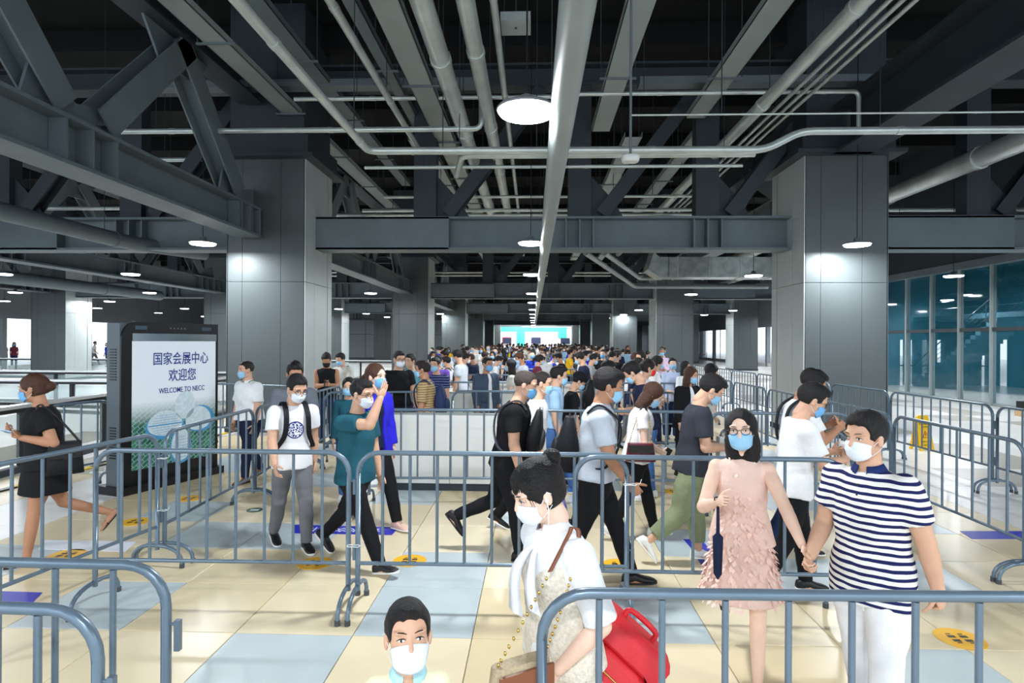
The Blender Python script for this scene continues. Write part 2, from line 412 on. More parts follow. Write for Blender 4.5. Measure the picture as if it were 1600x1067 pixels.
cross(460, 155, 898, 150, 11.2, .04, 'slim silver pipe crossing behind the brightest lamp')
cross(905, 147, 1342, 148, 11.2, .04, 'slim silver cross pipe right of the main pipe with a drop at its end', extra1=(0, 0, -.7))
cross(570, 262, 1160, 258, 12.0, .035, 'thin silver cross pipe under the double pipes')
cross(600, 308, 1110, 306, 16.0, .04, 'thin silver cross pipe behind the steel posts')
cross(560, 341, 1200, 339, 20.5, .05, 'silver cross pipe just above the nearest aisle truss')
cross(985, 180, 1640, 186, 8.0, .012, 'very thin conduit strung across at upper right')
cross(200, 250, 315, 250, 13.5, .05, 'silver pipe stub seen through the left truss')
for k, (Y, z) in enumerate([(16.5, 5.6), (18.5, 5.9), (22, 5.3), (24, 6.2), (31, 5.4), (34, 5.9), (38, 5.3), (46, 5.6), (50, 6.1)]):
    pipe('cross_pipe', [(-4.8 - (k % 3) * 4, Y, z), (5.6 + (k % 2) * 5, Y, z)], .05, '%s silver cross pipe back from the nearest truss, high over the aisle' % ORD[k], group='far cross pipes', couple=4)
for k, (Y, z) in enumerate([(17, 5.8), (21, 5.5), (33, 5.6)]):
    pipe('cross_pipe', [(-22, Y, z), (-7, Y, z)], .06, '%s silver pipe back crossing above the left bay' % ORD[k], group='left cross pipes', couple=4)
    pipe('cross_pipe', [(8, Y + .5, z), (14.5, Y + .5, z)], .06, '%s silver pipe back crossing above the right bay' % ORD[k], group='right cross pipes', couple=4)
for (px, py, z, r_, y0, y1, lb) in [
    (668, 30, 6.0, .14, 4, 24, 'fat silver pipe left of the aisle centre, outer of a pair'), (733, 30, 6.1, .12, 4, 22, 'fat silver pipe left of the aisle centre, inner of a pair'),
    (515, 0, 6.2, .06, 3, 34, 'slim silver pipe running along left of the fat pair'), (771, 0, 6.3, .05, 3, 30, 'slim silver pipe near the aisle centre'),
    (1336, 14, 6.1, .11, 3, 30, 'large dull pipe running along at the right of the ceiling'), (1390, 0, 6.5, .035, 3, 26, 'thin conduit in a set of three, inner one'),
    (1402, 8, 6.5, .035, 3, 26, 'thin conduit in a set of three, middle one'), (1422, 8, 6.5, .035, 3, 26, 'thin conduit in a set of three, outer one'),
    (1460, 276, 5.6, .2, 7.5, 40, 'fat silver pipe beyond the near right column'), (1500, 330, 4.8, .1, 14, 40, 'slim silver pipe low beyond the near right column')]:
    lpipe(px, py, z, r_, y0, y1, lb)
q0 = atY(0, 300, 12.3); pipe('drain_pipe', [(-9.1, 5.0, 4.15), (-9.0, 13.0, 4.12), (-8.2, 14.6, 4.12)], .16, 'thick blue-grey pipe passing under the left trusses', STEEL, 'pipe', 5, 16)
pipe('drain_pipe', [(-17.5, 16.0, 4.0), (-17.3, 27.0, 4.0)], .22, 'thick grey pipe deeper in the left bay', STEEL, 'pipe', 5, 16)
def tray(px, py, z, w, y0, y1, label, m=PIPEP, h=.12):
    x, _ = xz_from(px, py, z); root = empty('cable_tray', (x, y0, z), 0, label, 'cable tray')
    b = MB(); b.box2((-w / 2, 0, 0), (w / 2, y1 - y0, .012)); b.box2((-w / 2, 0, 0), (-w / 2 + .012, y1 - y0, h)); b.box2((w / 2 - .012, 0, 0), (w / 2, y1 - y0, h)); b.build('tray_channel', m, root)
    k = 1.0
    while k < y1 - y0 - .2:
        MB().box2((-w / 2 - .12, k, -.03), (w / 2 + .12, k + .04, 0)).build('hanger_bar', STEEL, root)
        for sx in (-1, 1): MB().box2((sx * (w / 2 + .1) - .008, k + .01, -.02), (sx * (w / 2 + .1) + .008, k + .03, 9.0 - z)).build('hanger_rod', STEELD, root)
        k += 3.0
tray(330, 60, 6.8, .40, 5.5, 22, 'grey cable tray running along at upper left')
tray(612, 30, 6.5, .42, 3.5, 30, 'wide grey cable tray left of the fat pipes')
tray(985, 60, 6.6, .40, 3.5, 13.2, 'wide pale cable tray just right of the main pipe')
tray(958, 280, 6.6, .40, 13.6, 34, 'deeper continuation of the pale tray right of the main pipe')
tray(1170, 70, 6.8, .40, 4, 13, 'grey cable tray at upper right of the aisle')
tray(1030, 290, 6.8, .36, 14, 36, 'grey cable tray behind the nearest aisle truss')
tray(430, 40, 7.2, .3, 4, 20, 'narrow dark cable tray high at left', STEEL)
tray(560, 30, 7.0, .22, 4, 20, 'narrow grey cable tray beside the slim left pipe', STEEL)
tray(700, 300, 6.7, .5, 14, 40, 'wide cable tray deeper over the left of the aisle')
# transverse rectangular channels
for (px0, px1, py, Y, h_, lb) in [(200, 760, 137, 12.0, .14, 'dark grey cross channel at left'), (1000, 1370, 130, 12.0, .14, 'dark grey cross channel at right'), (260, 470, 137, 12.4, .1, 'thin cross channel behind the big truss')]:
    a = atY(px0, py, Y); c = atY(px1, py, Y); rr = empty('cross_channel', a, 0, lb, 'cable tray')
    MB().box2((0, 0, 0), (c.x - a.x, .3, h_)).build('channel', STEEL, rr)
# air duct behind the first truss
a = atY(1015, 428, 19.5); rr = empty('air_duct', a, 0, 'silver rectangular air duct with a bent end behind the nearest truss', 'duct')
DUCT = mat('duct_foil', (172, 180, 178), .3, .6, noise_amt=.25, noise_scale=4)
MB().box2((.6, 0, -.1), (4.6, .8, .55)).build('duct_section', DUCT, rr)
for k in range(4): MB().box2((.9 + k, -.02, -.12), (.93 + k, .82, .57)).build('flange', GALV, rr)
MB().loft([[Vector((x + o_, y, z)) for x, z in ((.62, -.1), (.62, .55))for y in ((0, .8) if z < 0 else (.8, 0))] for o_ in (0, -.3)] + [[Vector((x, y, z)) for x, y, z in ((-.05, 0, .15), (-.05, .8, .15), (.1, .8, .75), (.1, 0, .75))]] + [[Vector((x, y, z)) for x, y, z in ((.0, -1.5, 1.0), (.0, -.7, 1.2), (.6, -.7, 1.4), (.6, -1.5, 1.3))]], smooth=False).build('duct_bend', DUCT, rr)
# angled conduits from truss to third column
a = atY(915, 395, 15.2); b_ = atY(992, 448, 23); c = atY(1200, 448, 23)
pipe('angled_conduit', [a, b_, Vector((c.x, 23, b_.z))], .07, 'pale conduit slanting down then turning right before the column', PIPEP, 'pipe', 5)
a = atY(945, 395, 15.4); b_ = atY(1000, 435, 22); c = atY(1034, 435, 22)
pipe('angled_conduit', [a, b_, Vector((c.x, 22, b_.z))], .07, 'shorter pale conduit slanting beside the longer one', PIPEP, 'pipe', 5)
# hanging antenna on a rod
a = atY(985, 250, 8.0); rr = empty('ceiling_antenna', a, 0, 'small white box hanging on a long rod right of the main pipe', 'antenna')
MB().tube([(0, 0, .06), (0, 0, 5)], .018, 8).build('rod', STEEL, rr)
b = MB(); b.loft([[Vector((math.copysign(abs(math.cos(t)) ** .5, math.cos(t)) * w, math.copysign(abs(math.sin(t)) ** .5, math.sin(t)) * w * .8, z)) for t in [2 * math.pi * k / 20 + .01 for k in range(20)]] for z, w in ((-.03, .09), (-.02, .11), (.04, .125), (.06, .1))]); b.build('housing', WHITE, rr)
a = atY(806, 48, 8.5); rr = empty('air_vent', a, 0, 'square grey vent box between the slim pipe and the main pipe', 'vent'); MB().box((0, 0, .1), (.42, .42, .12)).build('box', PIPEP, rr); MB().cyl((0, 0, .03), .02, .012, 10).build('screw', STEELD, rr); MB().tube([(0, 0, .1), (0, 0, 9.2 - a.z)], .012, 5).build('hanger_rod', STEELD, rr)
# ceiling camera far
a = atY(857 - 4, 500, 50); a = atY(853, 487, 50)
# ---- lamps
LEDM = mat('led_disc', (250, 252, 255), .5, emit=14)
HOUS = mat('lamp_housing', (120, 126, 130), .4)
lamp_me = None
def lamp(x, y, z=3.9, label='', group=None, light=True, r=.245):
    global lamp_me
    root = empty('high_bay_lamp', (x, y, z), 0, label, 'lamp', group)
    if lamp_me is None:
        h = MB(); n = 28
        prof = [(.25, 0), (.255, .012), (.24, .03), (.13, .05), (.07, .06), (.06, .12), (.02, .14)]
        h.loft([[Vector((pr * math.cos(2 * math.pi * k / n), pr * math.sin(2 * math.pi * k / n), pz)) for k in range(n)] for pr, pz in prof])
        d = MB(); d.cyl((0, 0, -.03), r - .02, .03, 28, r)
        c = MB(); c.tube([(0, 0, .1), (0, 0, 5.3)], .008, 6)
        lamp_me = (h.mesh('housing'), d.mesh('diffuser'), c.mesh('cord'))
        lamp_me[0].materials.append(HOUS); lamp_me[1].materials.append(LEDM); lamp_me[2].materials.append(BLACK)
    link('housing', lamp_me[0], None, root); link('diffuser', lamp_me[1], None, root); link('cord', lamp_me[2], None, root)
    if light:
        L = bpy.data.lights.new('lamp_light', 'AREA'); L.shape = 'DISK'; L.size = .42; L.energy = LAMP_W; L.color = (.93, .97, 1.0)
        lo = bpy.data.objects.new('lamp_light', L); COL.objects.link(lo); lo.parent = root; lo.location = (0, 0, -.045)
LY = [5.0, 11.7, 17.2, 24.0, 29.5, 36, 42, 48, 54.5, 61, 70, 80]
for j, y in enumerate(LY):
    lb = ['large bright round lamp nearest, hanging over the aisle', 'second round lamp over the aisle, under the nearest truss', 'third round lamp over the aisle', 'fourth round lamp over the aisle'][j] if j < 4 else '%s round lamp from the viewer in the row over the aisle' % ORD[j]
    lamp(-.07, y, label=lb, group=None if j < 4 else 'distant aisle lamps', light=y < 60)
for sx, side in ((-1, 'left'), (1, 'right')):
    for i, x in enumerate((6.3, 11.9, 17.0, 21.5, 27.0)):
        if i == 4 and sx > 0: continue
        if sx < 0 and i == 2: x = 15.8
        if sx < 0 and i == 0: x = 6.62
        for j, y in enumerate(LY[:8]):
            if j == 0 and i < 2: lamp(sx * x, 1.0, label='round lamp out of view on the %s, %s' % (side, ('inner', 'outer')[i]), group='near side lamps ' + side); continue
            if j == 0 or x > .92 * y + 2: continue
            if i == 0 and j == 1: lb, g = ('round lamp hanging in front of the near right column' if sx > 0 else 'round lamp partly hidden beside the near left column'), None
            elif sx > 0 and i == 1 and j == 2: lb, g = 'round lamp hanging before the glass wall', None
            elif sx < 0 and i == 2 and j == 2: lb, g = 'round lamp at the far left edge, nearer of two', None
            elif sx < 0 and i == 1 and j == 2: lb, g = 'round lamp hanging over the left void, above the sign', None
            else: lb, g = '%s round lamp from the viewer in the %s row of lamps right of the aisle'.replace('right of', side + ' of') % (ORD[j], ORD[i]), 'distant %s lamps' % side
            lamp(sx * x, y + (0 if sx < 0 else .2), label=lb, group=g, light=(y < 62))
for x in (-6.3, 0, 6.3):
    for y in (-1.5, -7):
        lamp(x, y, label='round lamp behind the viewpoint, %s, %s row' % ({-6.3: 'left', 0: 'centre', 6.3: 'right'}[x], 'nearer' if y > -5 else 'farther'), group='lamps behind the viewpoint')
# ---- outer walls
def side_wall(name, x, y0, y1, sgn):
    w = empty(name, (x, y0, 0), kind='structure'); L = y1 - y0
    MB().box2((0, 0, 3.3), (sgn * .3, L, 9.2)).build('upper_wall', mat('outer_wall', (120, 128, 132), .7), w)
    k = 0
    while k < L:
        MB().box2((0, k, 0), (sgn * .3, k + .35, 3.3)).build('pier', mat('outer_wall', (120, 128, 132), .7), w)
        MB().box2((.05 * sgn, k + .6, 0), (.15 * sgn, min(k + 5, L), .25)).build('sill', WHITE, w)
        for kk in (2.8,): MB().box2((.05 * sgn, k + kk, .25), (.12 * sgn, k + kk + .06, 3.3)).build('mullion', WHITE, w)
        k += 5
side_wall('wall_right', 19.6, 31, 95, 1); side_wall('wall_left', -34, 12, 95, -1)
wb = empty('wall_back', (0, 95, 0), kind='structure')
PW = mat('wall_panel_white', (205, 212, 220), .5); MB().box2((-34, .02, 0), (27, .3, 9.2)).build('backing', STEELD, wb)
for i in range(20):
    for j in range(2):
        MB().box2((-33.9 + i * 3.05, -.03, .1 + j * 3), (-33.9 + i * 3.05 + 3.0, .02, 3.05 + j * 3)).build('panel', PW, wb)
wl = empty('wall_partition_left', (-34, 66, 0), kind='structure')
for i in range(8):
    for j in range(2): MB().box2((i * 3.05, 0, .1 + j * 2.6), (i * 3.05 + 3.0, .1, 2.65 + j * 2.6)).build('panel', PW, wl)
MB().box2((0, .1, 0), (24.6, .3, 9.2)).build('backing', STEEL, wl)
for x_, y_ in ((18.2, 12), (18.2, 20), (18.2, 27)): lamp(x_, y_, 3.9 if y_ > 25 else 2.9, label='round lamp inside the stair hall behind the glass, %s' % {12: 'nearest', 20: 'middle', 27: 'farthest'}[y_])  # fill lamps added to brighten the dim interior behind the glass
# far exhibition gate: teal fascia, white walls, screens
g = empty('entrance_gate', (0, 88, 0), 0, 'teal and white entrance gate wall with screens at the far end of the hall', 'gate')
TEAL = mat('teal_panel', (60, 186, 168), .5); RED = mat('red_frame', (200, 40, 70), .5); SCR = mat('dark_screen', (48, 56, 80), .3)
def gx(px): return atY(px, 530, 88).x
def gz(py): return atY(840, py, 88).z
MB().box2((gx(779), .3, 0), (gx(893), .6, gz(510))).build('white_wall', mat('gate_white', (250, 250, 250), .5), g)
MB().box2((gx(781), .1, gz(518)), (gx(885), .29, gz(511))).build('teal_fascia', TEAL, g)
MB().box2((gx(807), .1, 0), (gx(820), .29, gz(518))).build('teal_pier', TEAL, g)
MB().box2((gx(872), .1, gz(528)), (gx(885), .29, gz(518))).build('teal_pier', TEAL, g)
MB().box2((gx(785), 0, gz(537)), (gx(799), .09, gz(527))).build('red_frame', RED, g)
MB().box2((gx(786), -.05, gz(537)), (gx(799), -.01, gz(528))).build('screen', SCR, g)
MB().box2((gx(830), -.05, gz(537)), (gx(845), .05, gz(527))).build('screen', SCR, g)
MB().box2((gx(876), -.05, gz(537)), (gx(890), .05, gz(528))).build('screen', SCR, g)
Lg = bpy.data.lights.new('gate_light', 'AREA'); Lg.shape = 'RECTANGLE'; Lg.size = 10; Lg.size_y = 1; Lg.energy = 900
lo = bpy.data.objects.new('gate_light', Lg); COL.objects.link(lo); lo.parent = g; lo.location = (0, -3, 4.5); lo.rotation_euler = (math.radians(35), 0, 0)
# ---- glass curtain wall on the right with a stair hall behind
GLASS = mat('teal_glass', (34, 104, 124), .04, alpha=.32, spec=.9)
GX = 14.6
gw = empty('window_1', (GX, 8, 0), kind='structure')
ys = [0 + 1.45 * k for k in range(0, 14)]
for k, y in enumerate(ys):
    MB().box2((-.05, y - .035, 0), (.12, y + .035, 4.6)).build('mullion', PIPEP, gw)
    if k < len(ys) - 1:
        for z0, z1 in ((.08, 2.38), (2.5, 4.5)):
            MB().box2((.02, y + .04, z0), (.04, y + 1.41, z1)).build('pane', GLASS, gw)
MB().box2((-.01, 0, 2.38), (.1, ys[-1], 2.5)).build('transom', STEELD, gw); MB().box2((-.02, 0, 0), (.1, ys[-1], .08)).build('sill', PIPEP, gw); MB().box2((-.1, 0, 4.5), (.2, ys[-1], 4.75)).build('head', STEEL, gw)
MB().box2((-.06, 0, 4.75), (.3, 19, 9.2)).build('upper_wall', STEELD, gw)
iw = mat('stairhall_wall', (58, 96, 112), .7, noise_amt=.15, noise_scale=.5)
sw = empty('wall_stairhall', (22, 8, 0), kind='structure')
MB().box2((0, -2, 0), (.3, 4, 9.2)).build('wall_section', iw, sw); MB().box2((0, 4, 3.0), (.3, 21, 9.2)).build('wall_section', iw, sw)
for y in (4, 7.6, 11.2, 14.8, 18.4): MB().box2((0, y, 0), (.3, y + 2.2, 3.0)).build('pier', iw, sw)

for xa_, xb_ in ((-7.3, -4.62), (-4.32, -4.12), (-3.9, -3.6), (-3.2, -2.9), (-2.55, -1.35), (-1.15, -.85), (-.5, 0)): MB().box2((xa_, 21, 0), (xb_, 21.3, 2.15)).build('end_wall', iw, sw)
MB().box2((-7.3, 21, 2.15), (0, 21.3, 9.2)).build('end_wall', iw, sw)
for z_ in (.9,): MB().box2((-4.7, 21.05, z_), (0, 21.1, z_ + .05)).build('guard_rail', STEELD, sw)
MB().box2((-7.3, -2.2, 0), (0, -2, 9.2)).build('end_wall', iw, sw)
MB().box2((-4, 2, 3.0), (0, 21, 3.2)).build('landing', iw, sw)
RAIL = mat('dark_rail', (40, 52, 64), .4, .5)
def stair(x, y, z, dirn, n, label, w=1.3):
    st = empty('staircase', (x, y, z), 0, label, 'staircase')
    for k in range(n): MB().box2((0, dirn * k * .28, k * .165), (w, dirn * (k + 1) * .28, (k + 1) * .165)).build('step', iw, st)
    for off in (0, w):
        MB().tube([(off, 0, .95), (off, dirn * n * .28, n * .165 + .95)], .025).build('handrail', RAIL, st)
        for h in (.3, .5, .7): MB().tube([(off, 0, h), (off, dirn * n * .28, n * .165 + h)], .01, 5).build('rail_wire', RAIL, st)
        for k in range(0, n + 1, 4): MB().tube([(off, dirn * k * .28, k * .165), (off, dirn * k * .28, k * .165 + .95)], .015, 5).build('baluster', RAIL, st)
stair(17.6, 28.4, 0, -1, 18, 'flight of stairs behind the glass wall, lower flight'); stair(19.4, 23.2, 3.2, 1, 18, 'flight of stairs behind the glass wall, upper flight')
lr = empty('landing_railing', (18.1, 10, 3.2), 0, 'dark railing on the landing behind the glass wall', 'railing')
for h in (.95, .6, .3): MB().tube([(0, 0, h), (0, 18, h)], .02, 6).build('rail', RAIL, lr)
for k in range(10): MB().tube([(0, 2 * k, 0), (0, 2 * k, .95)], .02, 6).build('post', RAIL, lr)
# black planter/bench by the glass at right edge
a = atZ(1592, 640, 0); b_ = empty('bench', (13.6, 15.9, 0), 0, 'low black topped bench with wooden base before the glass wall', 'bench')
MB().box((0, 0, .3), (.7, 2.0, .22)).build('cushion', BLACK, b_); MB().box((0, 0, .09), (.74, 2.05, .18)).build('base', mat('wood_base', (190, 160, 120), .5), b_)
# ---- left balustrades
GL2 = mat('pale_glass', (200, 222, 226), .05, alpha=.22, spec=.8)
WALU = mat('white_handrail', (210, 214, 216), .25, .5)
def balustrade(p0, p1, label, z=1.0, step=1.9, w=.16, rail_m=WALU, group=None):
    p0 = Vector(p0); p1 = Vector(p1); L = (p1 - p0).length; d = (p1 - p0).normalized()
    root = empty('glass_balustrade', p0, math.atan2(d.y, d.x), label, 'railing', group)
    MB().box2((0, -w / 2, z - .05), (L, w / 2, z)).build('handrail', rail_m, root); MB().box2((0, -w / 2 + .02, z - .11), (L, w / 2 - .02, z - .052)).build('rail_underside', BLACK, root)
    MB().box2((0, -.06, 0), (L, .06, .1)).build('curb', STEELD, root)
    k = 0
    while k <= L:
        MB().box2((k - .035, -.05, .1), (k + .035, .05, z - .1)).build('post', BLACK, root)
        if k + step <= L: MB().box2((k + .06, -.008, .14), (k + step - .06, .008, z - .14)).build('glass_panel', GL2, root)
        k += step
a = atZ(0, 636, 1.0); b_ = atZ(178, 612, 1.0); d = (b_ - a).normalized()
e0 = a - d * 1.5; e1 = a + d * 17
e0.z = e1.z = 0; balustrade(e0, e1, 'glass balustrade with wide silver handrail beside the void at left', 1.0)
for k, (py, lb) in enumerate([(592, 'nearer cross balustrade with white handrail over the left void'), (578, 'middle cross balustrade with white handrail over the left void'), (559, 'far cross balustrade before the distant left column')]):
    a = atZ(0, py, 1.0); balustrade((a.x - 3, a.y, 0), (-8.6 if k < 2 else -6.8, a.y, 0), lb, 1.0, 2.4, .2)
a = empty('escalator_parapet', (-14, 12.4, 0), 0, 'white sloping escalator side panel in the left void', 'escalator')
MB().prism([(-9, 0, 0), (5, 0, 0), (5, 0, .35), (-9, 0, .72)], (0, 1.1, 0)).build('side_panel', WHITE, a); MB().bar((-9, .1, .76), (5, .1, .39), .12, .06).build('belt', BLACK, a); MB().bar((-9, 1.0, .76), (5, 1.0, .39), .12, .06).build('belt', BLACK, a)
a = empty('warning_kerb', atZ(100, 742, 0), 0, 'yellow and black marked kerb strip at the foot of the left balustrade', 'kerb')
dv = atZ(178, 722, 0) - atZ(100, 742, 0); dn = dv.normalized(); a.rotation_euler.z = math.atan2(dn.y, dn.x)
YEL = mat('safety_yellow', (232, 196, 60), .5)
for k in range(28): MB().box2((-2 + k * .25, -.05, 0), (-2 + k * .25 + .235, .05, .02)).build('mark', YEL if k % 2 else BLACK, a)
# ============================================================ BARRIERS
BR, BH = .0185, 1.15
bar_meshes = {}
def barrier(p0, p1, label, group=None, clip=True, hooks=True):
    p0 = Vector((p0[0], p0[1], 0)); p1 = Vector((p1[0], p1[1], 0)); L = (p1 - p0).length; d = p1 - p0
    key = round(L, 2)
    if key not in bar_meshes:
        rc = .15; path = [(BR, 0, .15)]
        z1 = BH; pts = [(BR, z1 - rc)]
        for a in range(0, 91, 15):
            t = math.radians(a); pts.append((BR + rc - rc * math.cos(t), z1 - rc + rc * math.sin(t)))
        pts2 = [(L - x, z) for x, z in reversed(pts)]
        path = [(BR, 0, .14)] + [(x, 0, z) for x, z in pts] + [(x, 0, z) for x, z in pts2] + [(L - BR, 0, .14)]
        fr = MB().tube(path, BR, 10); fr.tube([(BR, 0, .34), (L - BR, 0, .34)], .015, 8)
        ft = MB(); pp = []
        for a in range(0, 181, 15):
            t = math.radians(a); pp.append((0, -.25 * math.copysign(abs(math.cos(t)) ** .8, math.cos(t)), .02 + .155 * math.sin(t) ** .8 if 0 < a < 180 else .02))
        ft.tube(pp, .016, 8)
        tp = MB(); tp.cyl((0, -.25, 0), .021, .035, 10); tp.cyl((0, .25, 0), .021, .035, 10)
        b = MB().tube([(0, 0, .34), (0, 0, BH - BR)], .0115, 8)
        hk = MB(); hk.box((.035, 0, 0), (.02, .02, .11)); hk.tube([(-.0, 0, .04), (.035, 0, .04)], .006, 6)
        bar_meshes[key] = [fr.mesh('frame'), ft.mesh('foot'), tp.mesh('foot_cap'), b.mesh('bar'), hk.mesh('hook')]
        for i, me in enumerate(bar_meshes[key]): me.materials.append(RUBBER if i == 2 else METAL)
    fr, ft, tp, b, hk = bar_meshes[key]
    root = empty('crowd_barrier', p0, math.atan2(d.y, d.x), label, 'barrier', group)
    link('frame', fr, None, root)
    n = max(2, round(L / .208) - 1)
    for k in range(n): link('bar', b, None, root).location = ((k + 1) * L / (n + 1), 0, 0)
    for x in (BR, L - BR):
        f = link('foot', ft, None, root); f.location = (x, 0, 0); c = link('foot_cap', tp, None, f)
    if hooks:
        for z in (.42, .9): link('hook', hk, None, root).location = (L - .01, 0, z)
    return root
def RP(px, py):  # point whose barrier top rail is seen at this pixel
    p = atZ(px, py, BH); return (p.x, p.y)
def chain(pa, pb, n, labels, group=None, gap=.03):
    a = Vector((*pa, 0)); b_ = Vector((*pb, 0)); d = (b_ - a); L = d.length / n; u = d.normalized()
    for k in range(n):
        lb = labels[k] if isinstance(labels, list) else labels if n == 1 else labels + ', %s panel' % ORD[k]
        barrier(a + u * (L * k), a + u * (L * (k + 1) - gap), lb, group)
barrier(RP(838, 926), Vector((*RP(1590, 931), 0)) + Vector((.28, 0, 0)), 'nearest barrier at bottom right, in front of the couple')
barrier((-3.05, 2.13), RP(268, 884), 'nearest barrier at bottom left, farther of the two')
barrier((-2.98, 1.80), RP(163, 955), 'nearest barrier at bottom left, closer of the two')
barrier(RP(146, 703), RP(549, 707), 'barrier in the front row left of centre, before the man in the blue logo tee')
barrier(RP(556, 707), RP(984, 711), 'barrier in the front row at centre, right of the man shading his head')
barrier(Vector(RP(894, 711)) - Vector((0, .06)), Vector(RP(1316, 716)) - Vector((0, .06)), 'barrier in the front row right of centre, behind the woman in pink')
a = Vector((*RP(249, 677), 0)); b_ = Vector((*RP(0, 725), 0)); u = (b_ - a).normalized(); barrier(a + u * 1.9, a, 'slanting barrier at left in front of the walking woman in black')
a = Vector((*RP(256, 676), 0)); b_ = Vector((*RP(420, 632), 0)); u = (b_ - a).normalized()
barrier(a, a + u * 1.9, 'slanting barrier in front of the welcome sign')
barrier(a + u * 1.93, a + u * 3.8, 'left side barrier next to the man in the white shirt')
barrier(a + u * 3.85, a + u * 5.7, 'left side barrier by the young men in black and beige')
chain((a + u * 5.75)[:2], (a + u * 15)[:2], 5, 'barrier in the far part of the left side line', 'far left side barriers')
barrier(RP(72, 634), RP(177, 625), 'barrier behind the walking woman in black, beside the sign')
barrier(RP(322, 599), RP(462, 604), 'barrier behind the man in the white shirt')
chain(RP(575, 640), RP(812, 641), 1, 'second row barrier in front of the white board at centre')
chain(RP(815, 641), RP(1102, 644), 1, 'second row barrier behind the man in the grey polo')
chain(RP(1105, 645), RP(1338, 647), 1, 'second row barrier behind the man in the dark tee')
chain(RP(505, 613), RP(700, 612), 1, 'third row barrier in front of the man in the plain black tee')
chain(RP(705, 611), RP(885, 612), 1, 'third row barrier in front of the man in the grey coat')
chain(RP(888, 612), RP(1066, 614), 1, 'third row barrier right of the black cap')
chain(RP(684, 597), RP(1072, 599), 3, ['fourth row barrier, left one behind the grey coat', 'fourth row barrier, middle one', 'fourth row barrier, right one before the woman in the striped blue shirt'])
for Y in (14.6, 17.8, 21.5, 26, 31, 37, 44):
    chain((-3.2 if Y > 16 else -2.0, Y), (3.7, Y), 3 if Y < 16 else 4, 'barrier in deep queue row %s' % ORD[(14.6, 17.8, 21.5, 26, 31, 37, 44).index(Y)], 'deep queue barriers')
a = Vector((*RP(1396, 649), 0)); b_ = Vector((*RP(1596, 691), 0)); u = (b_ - a).normalized()
barrier(a, a + u * 1.88, 'inner right side barrier in front of the yellow caution sign'); barrier(a + u * 1.9, a + u * 3.75, 'inner right side barrier closest to the right edge')
barrier(a - u * 1.9, a - u * .03, 'inner right side barrier behind the striped man\'s head')
barrier(a - u * 3.8, a - u * 1.93, 'inner right side barrier behind the men in white tees')
chain((a - u * 9.4)[:2], (a - u * 3.83)[:2], 3, 'far barrier of the inner right side line', 'far inner right barriers')
a = Vector((*RP(1391, 612), 0)); b_ = Vector((*RP(1553, 634), 0)); v = (b_ - a); u = v.normalized()
barrier(a, b_, 'outer right side barrier with the yellow caution sign behind it'); barrier(b_ + u * .04, b_ + u * 1.9, 'outer right side barrier at the right edge')
barrier(a - u * 1.9, a - u * .03, 'outer right side barrier before the near right column')
chain((a - u * 15.2)[:2], (a - u * 1.93)[:2], 7, 'far barrier of the outer right side line', 'far outer right barriers')
# cable ties
TIE = mat('cable_tie', (235, 238, 240), .4)
def tie(px, py, Y, label):
    p = atY(px, py, Y); r = empty('cable_tie', p, 0, label, 'cable tie')
    b = MB(); b.tube([(.045 * math.cos(t), .026 * math.sin(t), .003 * math.sin(3 * t)) for t in [k * math.pi / 8 for k in range(17)]], .003, 5); b.build('loop', TIE, r)
    MB().tube([(.045, 0, 0), (.07, -.01, .01), (.08, -.01, .04)], .0025, 5).build('tail', TIE, r)
tie(552, 853, 4.27, 'white cable tie joining the two front row barriers left of centre'); tie(984, 757, 4.22, 'white cable tie with a loose tail at the centre front row joint')
tie(150, 738, 4.4, 'white cable tie on the leftmost front row post')
tie(252, 716, 5.1, 'white cable tie joining the slanting barriers by the sign, upper'); tie(252, 797, 5.1, 'white cable tie joining the slanting barriers by the sign, lower')
# ============================================================ WHITE BOARDS
def board(px0, px1, pyb, ztop, label, dy=.1):
    a = atZ(px0, pyb, 0); b_ = atY(px1, pyb, a.y); w = b_.x - a.x
    r = empty('white_partition', (a.x, a.y, 0), 0, label, 'partition')
    n = max(1, round(w / 1.0))
    for k in range(n): MB().box2((k * w / n + .004, 0, .1), ((k + 1) * w / n - .004, dy, ztop)).build('panel', WHITE, r)
    MB().box2((.02, .02, 0), (w - .02, dy - .02, .1)).build('plinth', STEELD, r)
    MB().box2((0, -.005, ztop), (w, dy + .005, ztop + .02)).build('cap', PIPEP, r)
board(612, 793, 766, 1.0, 'white partition board standing behind the centre second row barrier')
board(688, 800, 695, .98, 'white partition board behind the man in the grey coat')
board(655, 905, 655, .95, 'longer white partition board deeper in the queue')
b = empty('white_partition', (-2.3, 1.62, 0), 0, 'white panel standing at the bottom left corner', 'partition'); MB().box2((0, 0, 0), (.78, .03, 1.05)).build('panel', WHITE, b)
# ============================================================ WELCOME SIGN
pl = atZ(205, 770, 0); pr = atZ(337, 738, 0); d = (pr - pl); W = d.length; ang = math.atan2(d.y, d.x)
sg = empty('welcome_sign', pl, ang, 'tall dark framed lightbox sign with blue Chinese lettering and a clover shaped building', 'sign')
SH = 2.2
SIDE = mat('sign_side_grey', (92, 102, 110), .4, .3)
MB().box2((-.14, .03, .1), (W + .02, .27, SH - .02)).build('cabinet', SIDE, sg)
b = MB(); pts = [(-.14, 0, .08), (W + .03, 0, .08), (W + .03, 0, SH), (.05, 0, SH)]
for a_ in range(15, 91, 15): t = math.radians(a_); pts.append((.05 - .19 * math.sin(t), 0, SH - .25 + .25 * math.cos(t)))
b.prism(pts, (0, .028, 0)); b.build('front_frame', BLACK, sg)
MB().box2((-.2, -.1, 0), (W + .06, .38, .1)).build('base', BLACK, sg)
MB().box2((0.0, -.012, SH - .245), (W - .01, .0, SH - .15)).build('silver_strip', CHROME, sg)
b = MB()
